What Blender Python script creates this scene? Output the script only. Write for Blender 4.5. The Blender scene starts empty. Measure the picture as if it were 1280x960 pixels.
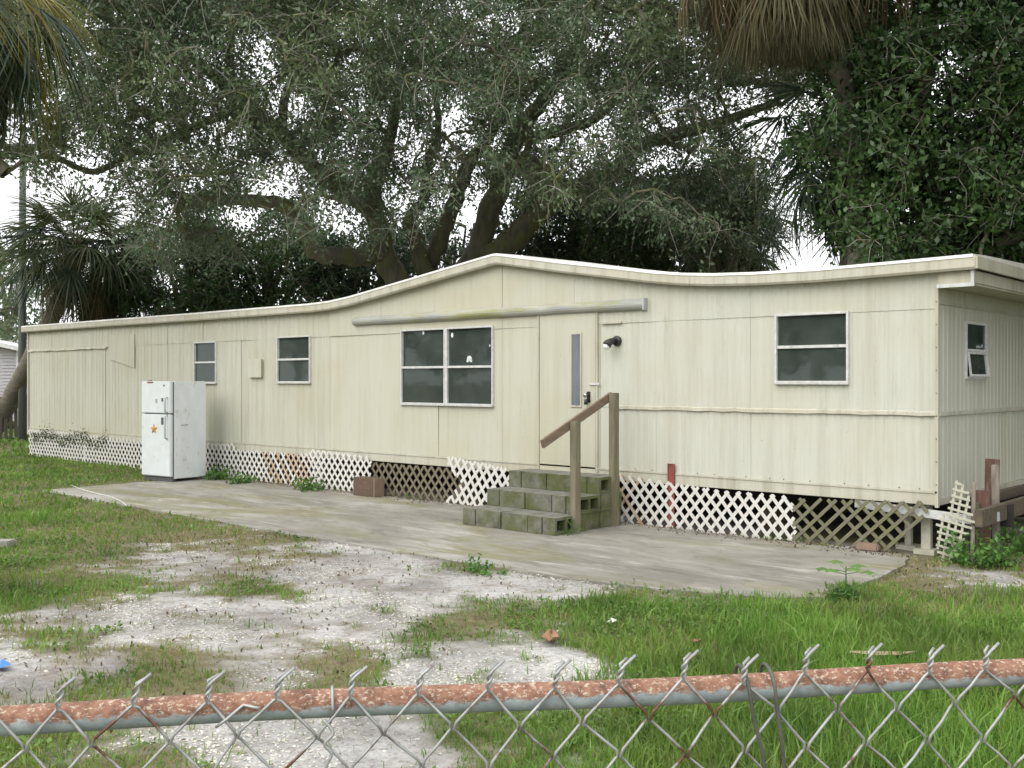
import bpy, bmesh, math, random
import numpy as np
from mathutils import Vector, Matrix, Euler

# ------------------------------------------------------------------ camera, sky, sun, exposure
SC = bpy.context.scene
CAM = np.array([3.51, -10.07, 1.70])
YAW = math.radians(41.8)                       # the view turns left of the wall's normal
D = np.array([-math.sin(YAW), math.cos(YAW), 0.0])
R = np.array([math.cos(YAW), math.sin(YAW), 0.0])
F, CX, HZ = 1280.0, 640.0, 476.0
cd = bpy.data.cameras.new('camera'); cam = bpy.data.objects.new('camera', cd)
SC.collection.objects.link(cam)
cam.location = CAM; cam.rotation_euler = (math.pi/2, 0, YAW)
cd.sensor_width = 36; cd.lens = 36; cd.shift_y = -4/1280
cd.clip_start = 0.05; cd.clip_end = 1500
SC.camera = cam

SUN_EL, SUN_AZ = math.radians(46), math.radians(188)    # azimuth measured from +y clockwise: behind the photographer
W = bpy.data.worlds.new('World'); SC.world = W; W.use_nodes = True
nt = W.node_tree; nt.nodes.clear()
sky = nt.nodes.new('ShaderNodeTexSky'); sky.sky_type = 'NISHITA'; sky.sun_disc = False
sky.sun_elevation = SUN_EL; sky.sun_rotation = SUN_AZ; sky.dust_density = 6; sky.air_density = 1.0; sky.ozone_density = 0.5
bw = nt.nodes.new('ShaderNodeHueSaturation'); bw.inputs['Saturation'].default_value = 0.12
bg = nt.nodes.new('ShaderNodeBackground'); bg.inputs['Strength'].default_value = 0.14
wo = nt.nodes.new('ShaderNodeOutputWorld')
# a closed cloud deck in front of the blue: even, nearly white, with slow soft variation
ctc = nt.nodes.new('ShaderNodeTexCoord'); cno = nt.nodes.new('ShaderNodeTexNoise'); cno.inputs['Scale'].default_value = 2.2; cno.inputs['Detail'].default_value = 4
crp = nt.nodes.new('ShaderNodeValToRGB'); crp.color_ramp.elements[0].position = .3; crp.color_ramp.elements[0].color = (.84, .86, .90, 1); crp.color_ramp.elements[1].position = .7; crp.color_ramp.elements[1].color = (1, 1, 1, 1)
cml = nt.nodes.new('ShaderNodeVectorMath'); cml.operation = 'SCALE'; cml.inputs['Scale'].default_value = 9.0
cmx = nt.nodes.new('ShaderNodeMix'); cmx.data_type = 'RGBA'; cmx.inputs[0].default_value = .82
nt.links.new(ctc.outputs['Generated'], cno.inputs['Vector']); nt.links.new(cno.outputs['Fac'], crp.inputs[0]); nt.links.new(crp.outputs[0], cml.inputs[0])
nt.links.new(sky.outputs[0], bw.inputs['Color']); nt.links.new(bw.outputs[0], cmx.inputs[6]); nt.links.new(cml.outputs[0], cmx.inputs[7]); nt.links.new(cmx.outputs[2], bg.inputs['Color']); nt.links.new(bg.outputs[0], wo.inputs[0])
sl = bpy.data.lights.new('sun', 'SUN'); sl.energy = 0.85; sl.angle = math.radians(60); sl.color = (1.0, 0.97, 0.92)
so = bpy.data.objects.new('sun', sl); SC.collection.objects.link(so)
so.rotation_euler = Vector((-math.sin(SUN_AZ)*math.cos(SUN_EL), -math.cos(SUN_AZ)*math.cos(SUN_EL), -math.sin(SUN_EL))).to_track_quat('-Z', 'Y').to_euler()
so.location = (0, -20, 30)
vs = SC.view_settings
vs.view_transform = 'Standard'; vs.look = 'None'; vs.gamma = 1.0; vs.use_curve_mapping = False; vs.exposure = 0.85
SC.render.engine = 'CYCLES'
SC.cycles.use_denoising = True
SC.cycles.max_bounces = 8; SC.cycles.transparent_max_bounces = 12

# ------------------------------------------------------------------ helpers
rng = np.random.default_rng(7); random.seed(7)
LINK = SC.collection.objects.link

def pt(u, v, depth):
    """the point of the place at this distance along the view"""
    return CAM + depth*(D + (u-CX)/F*R) + np.array([0, 0, (HZ-v)/F*depth])
def wallp(u, v, y=0.0):
    t = (u-CX)/F; s = (y-CAM[1])/(D[1]+t*R[1])
    return CAM[0]+s*(D[0]+t*R[0]), CAM[2]+(HZ-v)/F*s
def endp(u, v, x=0.0):
    t = (u-CX)/F; s = (x-CAM[0])/(D[0]+t*R[0])
    return CAM[1]+s*(D[1]+t*R[1]), CAM[2]+(HZ-v)/F*s
def gnd(u, v, z=0.0):
    s = (CAM[2]-z)*F/(v-HZ); t = (u-CX)/F
    p = CAM + s*(D+t*R); return p[0], p[1]
def proj(P):
    q = P - CAM; dep = q@D; lat = q@R
    dep = np.where(np.abs(dep) < 1e-3, 1e-3, dep)
    return CX+F*lat/dep, HZ-F*q[..., 2]/dep, dep

def obj(name, me, parent=None, mat=None, loc=None, rot=None, scale=None, keep=True):
    """link a mesh; with keep the mesh is in world metres even though it hangs under an empty"""
    o = bpy.data.objects.new(name, me); LINK(o)
    if mat is not None and me is not None and not me.materials: me.materials.append(M[mat] if isinstance(mat, str) else mat)
    if loc is not None: o.location = loc
    if rot is not None: o.rotation_euler = rot
    if scale is not None: o.scale = scale
    if parent is not None:
        o.parent = parent
        if keep:
            mw = Matrix.Identity(4); p = parent
            while p is not None:
                mw = (p.matrix_parent_inverse @ Matrix.LocRotScale(p.location, p.rotation_euler, p.scale)) @ mw
                p = p.parent
            o.matrix_parent_inverse = mw.inverted()
    return o
def tag(o, label=None, cat=None, group=None, kind=None):
    if label: o['label'] = label
    if cat: o['category'] = cat
    if group: o['group'] = group
    if kind: o['kind'] = kind
    return o
def thing(name, label, cat, loc=(0, 0, 0), rot=(0, 0, 0), group=None):
    o = bpy.data.objects.new(name, None); LINK(o); o.location = loc; o.rotation_euler = rot
    o.empty_display_size = 0.2
    return tag(o, label, cat, group)

def arr_mesh(name, V, Fc, smooth=False):
    """fast mesh from numpy arrays; Fc is (n,k)"""
    V = np.asarray(V, np.float32).reshape(-1, 3); Fc = np.asarray(Fc, np.int32); n, k = Fc.shape
    me = bpy.data.meshes.new(name)
    me.vertices.add(len(V)); me.vertices.foreach_set('co', V.ravel())
    me.loops.add(n*k); me.loops.foreach_set('vertex_index', Fc.ravel())
    me.polygons.add(n); me.polygons.foreach_set('loop_start', np.arange(0, n*k, k, dtype=np.int32))
    me.polygons.foreach_set('loop_total', np.full(n, k, np.int32))
    if smooth: me.polygons.foreach_set('use_smooth', np.ones(n, bool))
    me.update(calc_edges=True)
    return me

class MB:
    """collects shapes for one mesh"""
    def __init__(s): s.v = []; s.f = []
    def add(s, vs, fs):
        b = len(s.v); s.v += [tuple(map(float, p)) for p in vs]; s.f += [tuple(i+b for i in f) for f in fs]; return s
    def box(s, a, b):
        (x0, y0, z0), (x1, y1, z1) = a, b
        return s.add([(x0,y0,z0),(x1,y0,z0),(x1,y1,z0),(x0,y1,z0),(x0,y0,z1),(x1,y0,z1),(x1,y1,z1),(x0,y1,z1)],
              [(3,2,1,0),(4,5,6,7),(0,1,5,4),(1,2,6,5),(2,3,7,6),(3,0,4,7)])
    def bar(s, p, q, w, h, up=(0, 0, 1)):
        p = Vector(p); q = Vector(q); d = (q-p).normalized(); upv = Vector(up)
        a = d.cross(upv); a = a.normalized() if a.length > 1e-4 else Vector((1, 0, 0)); b = a.cross(d).normalized()
        vs = []
        for e in (p, q):
            for i, j in ((-1,-1),(1,-1),(1,1),(-1,1)): vs.append(e + a*(i*w/2) + b*(j*h/2))
        return s.add(vs, [(0,3,2,1),(4,5,6,7),(0,1,5,4),(1,2,6,5),(2,3,7,6),(3,0,4,7)])
    def tube(s, pts, rad, n=8, cap=True):
        pts = [Vector(p) for p in pts]; m = len(pts)
        if not hasattr(rad, '__len__'): rad = [rad]*m
        prev = None; vs = []
        for i, p in enumerate(pts):
            d = (pts[min(i+1, m-1)] - pts[max(i-1, 0)]).normalized()
            if prev is None:
                a = d.cross(Vector((0, 0, 1)) if abs(d.z) < 0.95 else Vector((1, 0, 0))).normalized()
            else:
                a = (prev - d*prev.dot(d)).normalized()
            prev = a; b = d.cross(a)
            for k in range(n):
                t = 2*math.pi*k/n; vs.append(p + (a*math.cos(t)+b*math.sin(t))*rad[i])
        fs = [(i*n+k, i*n+(k+1) % n, (i+1)*n+(k+1) % n, (i+1)*n+k) for i in range(m-1) for k in range(n)]
        if cap: fs += [tuple(range(n))[::-1], tuple((m-1)*n+k for k in range(n))]
        return s.add(vs, fs)
    def mesh(s, name, smooth=False, bevel=0, seg=2):
        me = bpy.data.meshes.new(name); me.from_pydata(s.v, [], s.f)
        if bevel:
            bm = bmesh.new(); bm.from_mesh(me)
            bmesh.ops.bevel(bm, geom=list(bm.edges), offset=bevel, segments=seg, affect='EDGES', clamp_overlap=True)
            bm.to_mesh(me); bm.free()
        if smooth: me.polygons.foreach_set('use_smooth', np.ones(len(me.polygons), bool))
        me.update(); return me

def noise(P, scale, seed=0, octv=3):
    """value noise, any number of dimensions (2 or 3), 0..1"""
    P = np.asarray(P, float)*scale; out = np.zeros(len(P)); amp = 1; tot = 0; dim = P.shape[1]
    for o in range(octv):
        q = P*(2**o) + 17.3*o + seed*3.71; i = np.floor(q).astype(np.int64); f = q-i; f = f*f*(3-2*f); acc = np.zeros(len(P))
        for c in range(2**dim):
            h = np.zeros(len(P), np.int64); w = np.ones(len(P))
            for k in range(dim):
                b = (c >> k) & 1; h = h*1664525 + (i[:, k]+b)*(374761393 if k == 0 else 668265263 if k == 1 else 2147483647) + 1013904223 + seed
                w = w*(f[:, k] if b else 1-f[:, k])
            h = (h ^ (h >> 13))*1274126177; h = (h ^ (h >> 16)) & 0xffff
            acc += w*h/65535.0
        out += acc*amp; tot += amp; amp *= .5
    return out/tot

# ------------------------------------------------------------------ materials
M = {}
def nodes(name):
    m = bpy.data.materials.new(name); m.use_nodes = True; n = m.node_tree; n.nodes.clear()
    o = n.nodes.new('ShaderNodeOutputMaterial'); p = n.nodes.new('ShaderNodeBsdfPrincipled'); n.links.new(p.outputs[0], o.inputs[0]); M[name] = m
    return m, n, p, o
def N(n, t, **k):
    x = n.nodes.new(t)
    for a, b in k.items(): setattr(x, a, b)
    return x
def tex(n, scale, detail=5, rough=0.6, stretch=(1, 1, 1), co='Object', dist=0.0):
    tc = N(n, 'ShaderNodeTexCoord'); mp = N(n, 'ShaderNodeMapping'); mp.inputs['Scale'].default_value = stretch
    oi = N(n, 'ShaderNodeObjectInfo'); av = N(n, 'ShaderNodeVectorMath', operation='ADD')     # copies of one mesh differ
    n.links.new(tc.outputs[co], av.inputs[0]); n.links.new(oi.outputs['Location'], av.inputs[1]); n.links.new(av.outputs[0], mp.inputs['Vector'])
    t = N(n, 'ShaderNodeTexNoise'); t.inputs['Scale'].default_value = scale; t.inputs['Detail'].default_value = detail
    t.inputs['Roughness'].default_value = rough; t.inputs['Distortion'].default_value = dist
    n.links.new(mp.outputs[0], t.inputs['Vector']); return t.outputs['Fac']
def ramp(n, fac, stops):
    r = N(n, 'ShaderNodeValToRGB'); e = r.color_ramp.elements
    while len(e) < len(stops): e.new(0.5)
    for i, (p, c) in enumerate(stops):
        e[i].position = p; e[i].color = (*c, 1) if hasattr(c, '__len__') else (c, c, c, 1)
    n.links.new(fac, r.inputs[0]); return r.outputs[0]
def mix(n, fac, a, b, mode='MIX'):
    x = N(n, 'ShaderNodeMix', data_type='RGBA', blend_type=mode)
    for s, v in ((x.inputs[0], fac), (x.inputs[6], a), (x.inputs[7], b)):
        if hasattr(v, 'is_linked'): n.links.new(v, s)
        elif hasattr(v, '__len__'): s.default_value = (*v, 1)
        else: s.default_value = v
    return x.outputs[2]
def bump(n, p, fac, strength, dist=0.01):
    b = N(n, 'ShaderNodeBump'); b.inputs['Strength'].default_value = strength; b.inputs['Distance'].default_value = dist
    n.links.new(fac, b.inputs['Height']); n.links.new(b.outputs[0], p.inputs['Normal'])
def plain(name, c, rough=0.6, c2=None, scale=8, stretch=(1, 1, 1), bmp=0.2, metal=0, spots=None, co='Object', spec=0.4):
    m, n, p, o = nodes(name)
    f = tex(n, scale, stretch=stretch, co=co)
    col = ramp(n, f, [(0.32, c), (0.68, c2 or tuple(x*0.72 for x in c))])
    if spots:
        sc_, lo, hi, cc = spots
        f2 = tex(n, sc_, 6, 0.65, co=co, stretch=stretch)
        col = mix(n, ramp(n, f2, [(lo, 0), (hi, 1)]), col, cc)
    n.links.new(col, p.inputs['Base Color']); p.inputs['Roughness'].default_value = rough; p.inputs['Metallic'].default_value = metal
    p.inputs['Specular IOR Level'].default_value = spec
    if bmp: bump(n, p, tex(n, scale*6, 4, co=co, stretch=stretch), bmp, 0.004)
    return m
def leafmat(name, cols, rough=0.5, transl=0.25, spec=0.35, patch=None):
    """one random tone per leaf, plus slow patches over the crown"""
    m, n, p, o = nodes(name)
    g = N(n, 'ShaderNodeNewGeometry')
    k = len(cols); col = ramp(n, g.outputs['Random Per Island'], [(i/max(1, k-1), c) for i, c in enumerate(cols)])
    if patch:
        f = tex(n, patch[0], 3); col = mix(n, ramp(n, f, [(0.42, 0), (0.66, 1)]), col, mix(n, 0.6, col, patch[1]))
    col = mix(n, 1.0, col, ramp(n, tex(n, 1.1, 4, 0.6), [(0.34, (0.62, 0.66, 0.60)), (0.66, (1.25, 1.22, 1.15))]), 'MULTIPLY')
    n.links.new(col, p.inputs['Base Color']); p.inputs['Roughness'].default_value = rough; p.inputs['Specular IOR Level'].default_value = spec
    t = N(n, 'ShaderNodeBsdfTranslucent'); n.links.new(col, t.inputs[0])
    a = N(n, 'ShaderNodeMixShader'); a.inputs[0].default_value = transl
    n.links.new(p.outputs[0], a.inputs[1]); n.links.new(t.outputs[0], a.inputs[2]); n.links.new(a.outputs[0], o.inputs[0])
    return m

def wallmat(name, base, streak, grime=0.35, tint=None):
    m, n, p, o = nodes(name)
    f = tex(n, 1.0, 6, 0.7, (7, 7, 0.35)); col = ramp(n, f, [(0.30, streak), (0.52, base), (0.75, tuple(min(1, x*1.05) for x in base))])
    f1 = tex(n, 0.55, 4, 0.6, (1, 1, 1.6)); col = mix(n, ramp(n, f1, [(0.45, 0), (0.7, 0.55)]), col, tint or tuple(x*y for x, y in zip(base, (0.9, 0.86, 0.72))))
    f2 = tex(n, 1.0, 8, 0.75, (14, 14, 1.1), dist=0.3); col = mix(n, ramp(n, f2, [(0.56, 0), (0.74, grime)]), col, (0.20, 0.19, 0.13))
    f3 = tex(n, 26, 3, 0.5); col = mix(n, ramp(n, f3, [(0.70, 0), (0.78, 0.5)]), col, (0.17, 0.15, 0.11))
    n.links.new(col, p.inputs['Base Color']); p.inputs['Roughness'].default_value = 0.62; p.inputs['Specular IOR Level'].default_value = 0.3
    bump(n, p, tex(n, 3.0, 3, 0.5, (1, 1, 0.6)), 0.25, 0.012)
    return m
wallmat('siding_cream', (0.458, 0.455, 0.376), (0.375, 0.364, 0.285))
wallmat('siding_pale', (0.487, 0.488, 0.418), (0.418, 0.410, 0.335))
wallmat('siding_flat', (0.468, 0.460, 0.372), (0.43, 0.412, 0.322), 0.25)
wallmat('trim_cream', (0.46, 0.447, 0.37), (0.31, 0.295, 0.22), 0.7)
plain('roof_white', (0.70, 0.69, 0.65), 0.6, (0.52, 0.51, 0.46), 4)
plain('white_metal', (0.60, 0.61, 0.60), 0.4, (0.45, 0.45, 0.42), 20, bmp=0.05, spots=(14, 0.62, 0.72, (0.25, 0.24, 0.20)))
plain('white_lattice', (0.64, 0.63, 0.60), 0.6, (0.52, 0.50, 0.44), 5, bmp=0.1, spots=(3.0, 0.60, 0.78, (0.36, 0.36, 0.22)))
plain('rusty_lattice', (0.56, 0.53, 0.46), 0.6, (0.36, 0.24, 0.12), 2.2, bmp=0.1, spots=(3.0, 0.48, 0.66, (0.30, 0.15, 0.06)))
plain('weathered_lattice', (0.20, 0.17, 0.125), 0.9, (0.10, 0.085, 0.06), 6, bmp=0.4, spots=(3.0, 0.52, 0.72, (0.15, 0.16, 0.07)))
plain('mossy_lattice', (0.20, 0.185, 0.145), 0.9, (0.10, 0.095, 0.06), 6, bmp=0.4, spots=(1.7, 0.45, 0.62, (0.16, 0.17, 0.06)))
plain('old_plastic', (0.52, 0.50, 0.42), 0.7, (0.33, 0.33, 0.24), 6)
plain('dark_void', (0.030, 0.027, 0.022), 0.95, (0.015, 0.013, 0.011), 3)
plain('interior', (0.12, 0.10, 0.08), 0.9, (0.07, 0.06, 0.05), 2, bmp=0)
plain('post_wood', (0.21, 0.19, 0.13), 0.85, (0.12, 0.11, 0.065), 3, (6, 6, 0.7), 0.5, spots=(2.5, 0.55, 0.72, (0.13, 0.15, 0.05)))
plain('rail_wood', (0.21, 0.155, 0.105), 0.8, (0.125, 0.092, 0.064), 3, (6, 1, 6), 0.4)
plain('red_wood', (0.14, 0.070, 0.052), 0.85, (0.08, 0.045, 0.036), 4, (5, 5, 0.8), 0.5, spots=(5, 0.55, 0.7, (0.22, 0.2, 0.16)))
plain('dark_wood', (0.13, 0.10, 0.07), 0.9, (0.07, 0.055, 0.04), 4, (1, 5, 5), 0.5, spots=(3, 0.55, 0.7, (0.09, 0.11, 0.04)))
plain('grey_wood', (0.30, 0.27, 0.22), 0.9, (0.16, 0.14, 0.11), 4, (5, 5, 0.8), 0.5)
plain('box_wood', (0.13, 0.088, 0.06), 0.85, (0.07, 0.05, 0.038), 5, (1, 1, 5), 0.4, spots=(5, 0.55, 0.75, (0.28, 0.15, 0.08)))
plain('red_paint', (0.27, 0.07, 0.055), 0.6, (0.17, 0.05, 0.042), 8)
plain('black_metal', (0.02, 0.02, 0.02), 0.35, (0.035, 0.033, 0.03), 20)
plain('chrome', (0.6, 0.6, 0.6), 0.25, (0.4, 0.4, 0.4), 20, metal=1.0, bmp=0)
plain('door_glass', (0.16, 0.18, 0.20), 0.12, (0.10, 0.11, 0.12), 3, (1, 1, 0.4), bmp=0)
plain('fridge_white', (0.60, 0.635, 0.635), 0.35, (0.54, 0.57, 0.565), 5, bmp=0.05, spots=(9, 0.63, 0.74, (0.34, 0.30, 0.25)))
plain('fridge_side', (0.67, 0.70, 0.70), 0.45, (0.60, 0.63, 0.635), 5, bmp=0.12, spots=(5.5, 0.58, 0.72, (0.40, 0.33, 0.27)), stretch=(1.4, 1.4, 0.7))
plain('gasket', (0.10, 0.10, 0.10), 0.7)
plain('grey_plastic', (0.42, 0.44, 0.44), 0.5)
plain('gold', (0.55, 0.33, 0.06), 0.35, (0.45, 0.25, 0.05), 20, metal=0.5, bmp=0)
plain('sticker', (0.75, 0.78, 0.75), 0.5, bmp=0)
plain('rail_old', (0.27, 0.28, 0.275), 0.6, (0.40, 0.39, 0.32), 2, (0.8, 5, 5), 0.2, spots=(0.8, 0.55, 0.68, (0.25, 0.25, 0.085)))
plain('bare_metal', (0.32, 0.35, 0.36), 0.5, (0.42, 0.44, 0.43), 6)
plain('brick_pink', (0.27, 0.18, 0.13), 0.9, (0.19, 0.145, 0.11), 12, bmp=0.5)
plain('bark', (0.20, 0.182, 0.14), 0.95, (0.10, 0.092, 0.070), 3, (3, 3, 0.8), 0.9, spots=(1.3, 0.46, 0.62, (0.155, 0.165, 0.058)))
plain('twig', (0.27, 0.265, 0.22), 0.95, (0.16, 0.155, 0.115), 4, bmp=0)
plain('palm_bark', (0.21, 0.19, 0.155), 0.95, (0.11, 0.095, 0.075), 3, (1, 1, 4), 0.9, spots=(2, 0.5, 0.65, (0.12, 0.13, 0.07)))
plain('boot_bark', (0.17, 0.10, 0.06), 0.95, (0.09, 0.06, 0.04), 5, bmp=0.8)
plain('pole_wood', (0.15, 0.17, 0.155), 0.9, (0.10, 0.11, 0.10), 3, (4, 4, 0.5), 0.4)
plain('vinyl', (0.46, 0.44, 0.46), 0.6, (0.42, 0.40, 0.42), 3, bmp=0)
plain('vinyl_white', (0.8, 0.8, 0.78), 0.5, bmp=0)
plain('picket', (0.17, 0.155, 0.13), 0.9, (0.10, 0.09, 0.075), 4, (4, 4, 0.6), 0.4)
plain('galvanised', (0.40, 0.41, 0.40), 0.5, (0.27, 0.27, 0.26), 30, metal=0.4, bmp=0.1, spots=(11, 0.54, 0.62, (0.13, 0.065, 0.04)))
plain('cable', (0.05, 0.055, 0.045), 0.5, (0.10, 0.10, 0.08), 20, bmp=0)
plain('shell', (0.62, 0.60, 0.55), 0.7, (0.45, 0.42, 0.38), 8, bmp=0)
plain('dead_leaf', (0.24, 0.13, 0.075), 0.8, (0.34, 0.20, 0.12), 12, bmp=0.2)
plain('dead_frond_piece', (0.42, 0.33, 0.22), 0.8, (0.30, 0.22, 0.14), 8, (1, 6, 6))
plain('blue_plastic', (0.07, 0.22, 0.55), 0.4, bmp=0)

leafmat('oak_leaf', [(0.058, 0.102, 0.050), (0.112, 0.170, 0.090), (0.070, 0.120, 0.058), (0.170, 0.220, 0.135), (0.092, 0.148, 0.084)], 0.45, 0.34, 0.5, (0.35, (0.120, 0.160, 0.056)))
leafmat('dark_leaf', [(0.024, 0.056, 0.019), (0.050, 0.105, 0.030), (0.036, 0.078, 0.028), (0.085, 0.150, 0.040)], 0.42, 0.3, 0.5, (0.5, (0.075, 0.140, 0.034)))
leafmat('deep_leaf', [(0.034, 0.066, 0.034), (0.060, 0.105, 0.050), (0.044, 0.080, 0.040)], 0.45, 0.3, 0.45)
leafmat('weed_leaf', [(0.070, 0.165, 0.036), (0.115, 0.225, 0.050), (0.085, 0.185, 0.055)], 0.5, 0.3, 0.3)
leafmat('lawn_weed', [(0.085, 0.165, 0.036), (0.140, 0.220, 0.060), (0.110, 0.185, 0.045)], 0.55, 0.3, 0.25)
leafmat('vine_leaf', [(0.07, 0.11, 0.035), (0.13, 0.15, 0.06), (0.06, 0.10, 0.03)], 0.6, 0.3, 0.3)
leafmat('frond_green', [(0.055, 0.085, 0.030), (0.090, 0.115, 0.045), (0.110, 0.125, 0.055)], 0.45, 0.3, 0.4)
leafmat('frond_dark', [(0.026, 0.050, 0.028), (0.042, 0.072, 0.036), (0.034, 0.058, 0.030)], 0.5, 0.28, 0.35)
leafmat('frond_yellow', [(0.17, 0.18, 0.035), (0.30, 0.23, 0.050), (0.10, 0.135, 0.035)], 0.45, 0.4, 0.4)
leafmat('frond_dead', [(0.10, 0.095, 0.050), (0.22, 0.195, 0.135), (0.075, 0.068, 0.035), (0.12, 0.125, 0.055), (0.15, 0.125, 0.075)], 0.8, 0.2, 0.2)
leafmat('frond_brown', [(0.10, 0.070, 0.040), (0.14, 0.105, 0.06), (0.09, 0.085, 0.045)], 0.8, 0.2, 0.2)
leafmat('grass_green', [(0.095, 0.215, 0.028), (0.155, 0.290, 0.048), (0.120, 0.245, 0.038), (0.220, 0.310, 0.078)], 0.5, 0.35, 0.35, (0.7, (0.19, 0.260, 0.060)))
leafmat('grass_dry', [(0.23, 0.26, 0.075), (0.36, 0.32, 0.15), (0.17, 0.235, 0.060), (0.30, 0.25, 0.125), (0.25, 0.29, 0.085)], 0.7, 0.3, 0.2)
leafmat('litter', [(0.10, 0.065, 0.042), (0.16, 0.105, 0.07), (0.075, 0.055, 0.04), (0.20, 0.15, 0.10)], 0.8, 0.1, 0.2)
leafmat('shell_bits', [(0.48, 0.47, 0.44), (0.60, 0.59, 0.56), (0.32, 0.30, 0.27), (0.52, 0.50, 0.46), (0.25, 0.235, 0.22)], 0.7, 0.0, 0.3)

# window glass: clear, dark from the unlit room behind
m, n, p, o = nodes('glass'); n.nodes.remove(p)
fr = N(n, 'ShaderNodeFresnel'); fr.inputs['IOR'].default_value = 1.5
tr = N(n, 'ShaderNodeBsdfTransparent'); tr.inputs[0].default_value = (0.42, 0.46, 0.45, 1)
gl = N(n, 'ShaderNodeBsdfGlossy'); gl.inputs['Roughness'].default_value = 0.03; gl.inputs[0].default_value = (0.9, 0.95, 0.92, 1)
df = N(n, 'ShaderNodeBsdfDiffuse'); df.inputs[0].default_value = (0.115, 0.138, 0.122, 1)
b_ = N(n, 'ShaderNodeBump'); b_.inputs['Strength'].default_value = 0.05; b_.inputs['Distance'].default_value = 0.02
n.links.new(tex(n, 2.5, 2), b_.inputs['Height']); n.links.new(b_.outputs[0], gl.inputs['Normal'])
a = N(n, 'ShaderNodeMixShader'); n.links.new(fr.outputs[0], a.inputs[0]); n.links.new(tr.outputs[0], a.inputs[1]); n.links.new(gl.outputs[0], a.inputs[2])
a2 = N(n, 'ShaderNodeMixShader'); n.links.new(ramp(n, tex(n, 3, 6, 0.7, (1, 1, 0.5)), [(0.3, 0.22), (0.8, 0.55)]), a2.inputs[0])
n.links.new(a.outputs[0], a2.inputs[1]); n.links.new(df.outputs[0], a2.inputs[2]); n.links.new(a2.outputs[0], o.inputs[0])

# rusty top, painted-grey underside of the fence rail
m, n, p, o = nodes('rusty_rail')
tc = N(n, 'ShaderNodeTexCoord'); sx = N(n, 'ShaderNodeSeparateXYZ'); n.links.new(tc.outputs['Object'], sx.inputs[0])
ad = N(n, 'ShaderNodeMath', operation='MULTIPLY_ADD'); n.links.new(sx.outputs['Z'], ad.inputs[0]); ad.inputs[1].default_value = 26; 
n.links.new(tex(n, 75, 6, 0.8, (.6, .6, 1)), ad.inputs[2])
rust = mix(n, ramp(n, tex(n, 230, 4, 0.75, (.5, .5, 1)), [(0.54, 0), (0.62, .8)]), ramp(n, tex(n, 38, 6, 0.75), [(0.34, (0.095, 0.047, 0.030)), (0.50, (0.215, 0.100, 0.060)), (0.66, (0.30, 0.170, 0.108))]), (0.50, 0.43, 0.33))
paint = ramp(n, tex(n, 18, 5, 0.7), [(0.35, (0.20, 0.235, 0.24)), (0.65, (0.33, 0.375, 0.375)), (0.75, (0.15, 0.12, 0.10))])
n.links.new(mix(n, ramp(n, ad.outputs[0], [(0.46, 0), (0.60, 1)]), paint, rust), p.inputs['Base Color'])
p.inputs['Roughness'].default_value = 0.75; bump(n, p, tex(n, 90, 4, 0.7), 0.5, 0.002)

# concrete slab with moss and damp
m, n, p, o = nodes('concrete')
c = ramp(n, tex(n, 0.45, 9, 0.72, (0.7, 1.8, 1), dist=0.5), [(0.30, (0.125, 0.116, 0.095)), (0.46, (0.215, 0.203, 0.172)), (0.56, (0.285, 0.272, 0.238)), (0.70, (0.38, 0.37, 0.34))])
c = mix(n, ramp(n, tex(n, 0.6, 7, 0.7, (0.55, 1.7, 1), dist=0.8), [(0.50, 0), (0.62, 0.75)]), c, (0.170, 0.160, 0.068))
c = mix(n, ramp(n, tex(n, 3.4, 9, 0.78, (0.6, 1.5, 1), dist=0.5), [(0.50, 0), (0.66, 0.65)]), c, (0.095, 0.086, 0.062))
c = mix(n, ramp(n, tex(n, 1.7, 8, 0.75, (0.4, 2.2, 1), dist=0.4), [(0.55, 0), (0.66, 0.75)]), c, (0.42, 0.40, 0.36))
c = mix(n, ramp(n, tex(n, 30, 4, 0.7), [(0.66, 0), (0.72, 0.6)]), c, (0.06, 0.055, 0.045))
n.links.new(c, p.inputs['Base Color']); p.inputs['Roughness'].default_value = 0.8; bump(n, p, tex(n, 60, 6, 0.7), 0.35, 0.004)

# concrete step blocks, green with algae
m, n, p, o = nodes('block')
c = ramp(n, tex(n, 9, 7, 0.75), [(0.3, (0.105, 0.100, 0.084)), (0.7, (0.24, 0.23, 0.20))])
gm = N(n, 'ShaderNodeNewGeometry'); sn = N(n, 'ShaderNodeSeparateXYZ'); n.links.new(gm.outputs['Normal'], sn.inputs[0])
wear = N(n, 'ShaderNodeMath', operation='MULTIPLY_ADD'); n.links.new(sn.outputs['Z'], wear.inputs[0]); wear.inputs[1].default_value = -0.75; wear.inputs[2].default_value = 1.0; wear.use_clamp = True   # trodden tops stay bare
wm = N(n, 'ShaderNodeMath', operation='MULTIPLY'); n.links.new(wear.outputs[0], wm.inputs[0]); n.links.new(ramp(n, tex(n, 2.3, 7, 0.7), [(0.35, 0), (0.55, 0.95)]), wm.inputs[1])
c = mix(n, wm.outputs[0], c, (0.082, 0.094, 0.026))
c = mix(n, ramp(n, tex(n, 3.3, 7, 0.7, (1, 1, 1.3)), [(0.52, 0), (0.70, 0.8)]), c, (0.036, 0.038, 0.022))
n.links.new(c, p.inputs['Base Color']); p.inputs['Roughness'].default_value = 0.95; bump(n, p, tex(n, 70, 5, 0.7), 0.6, 0.006)

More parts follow.
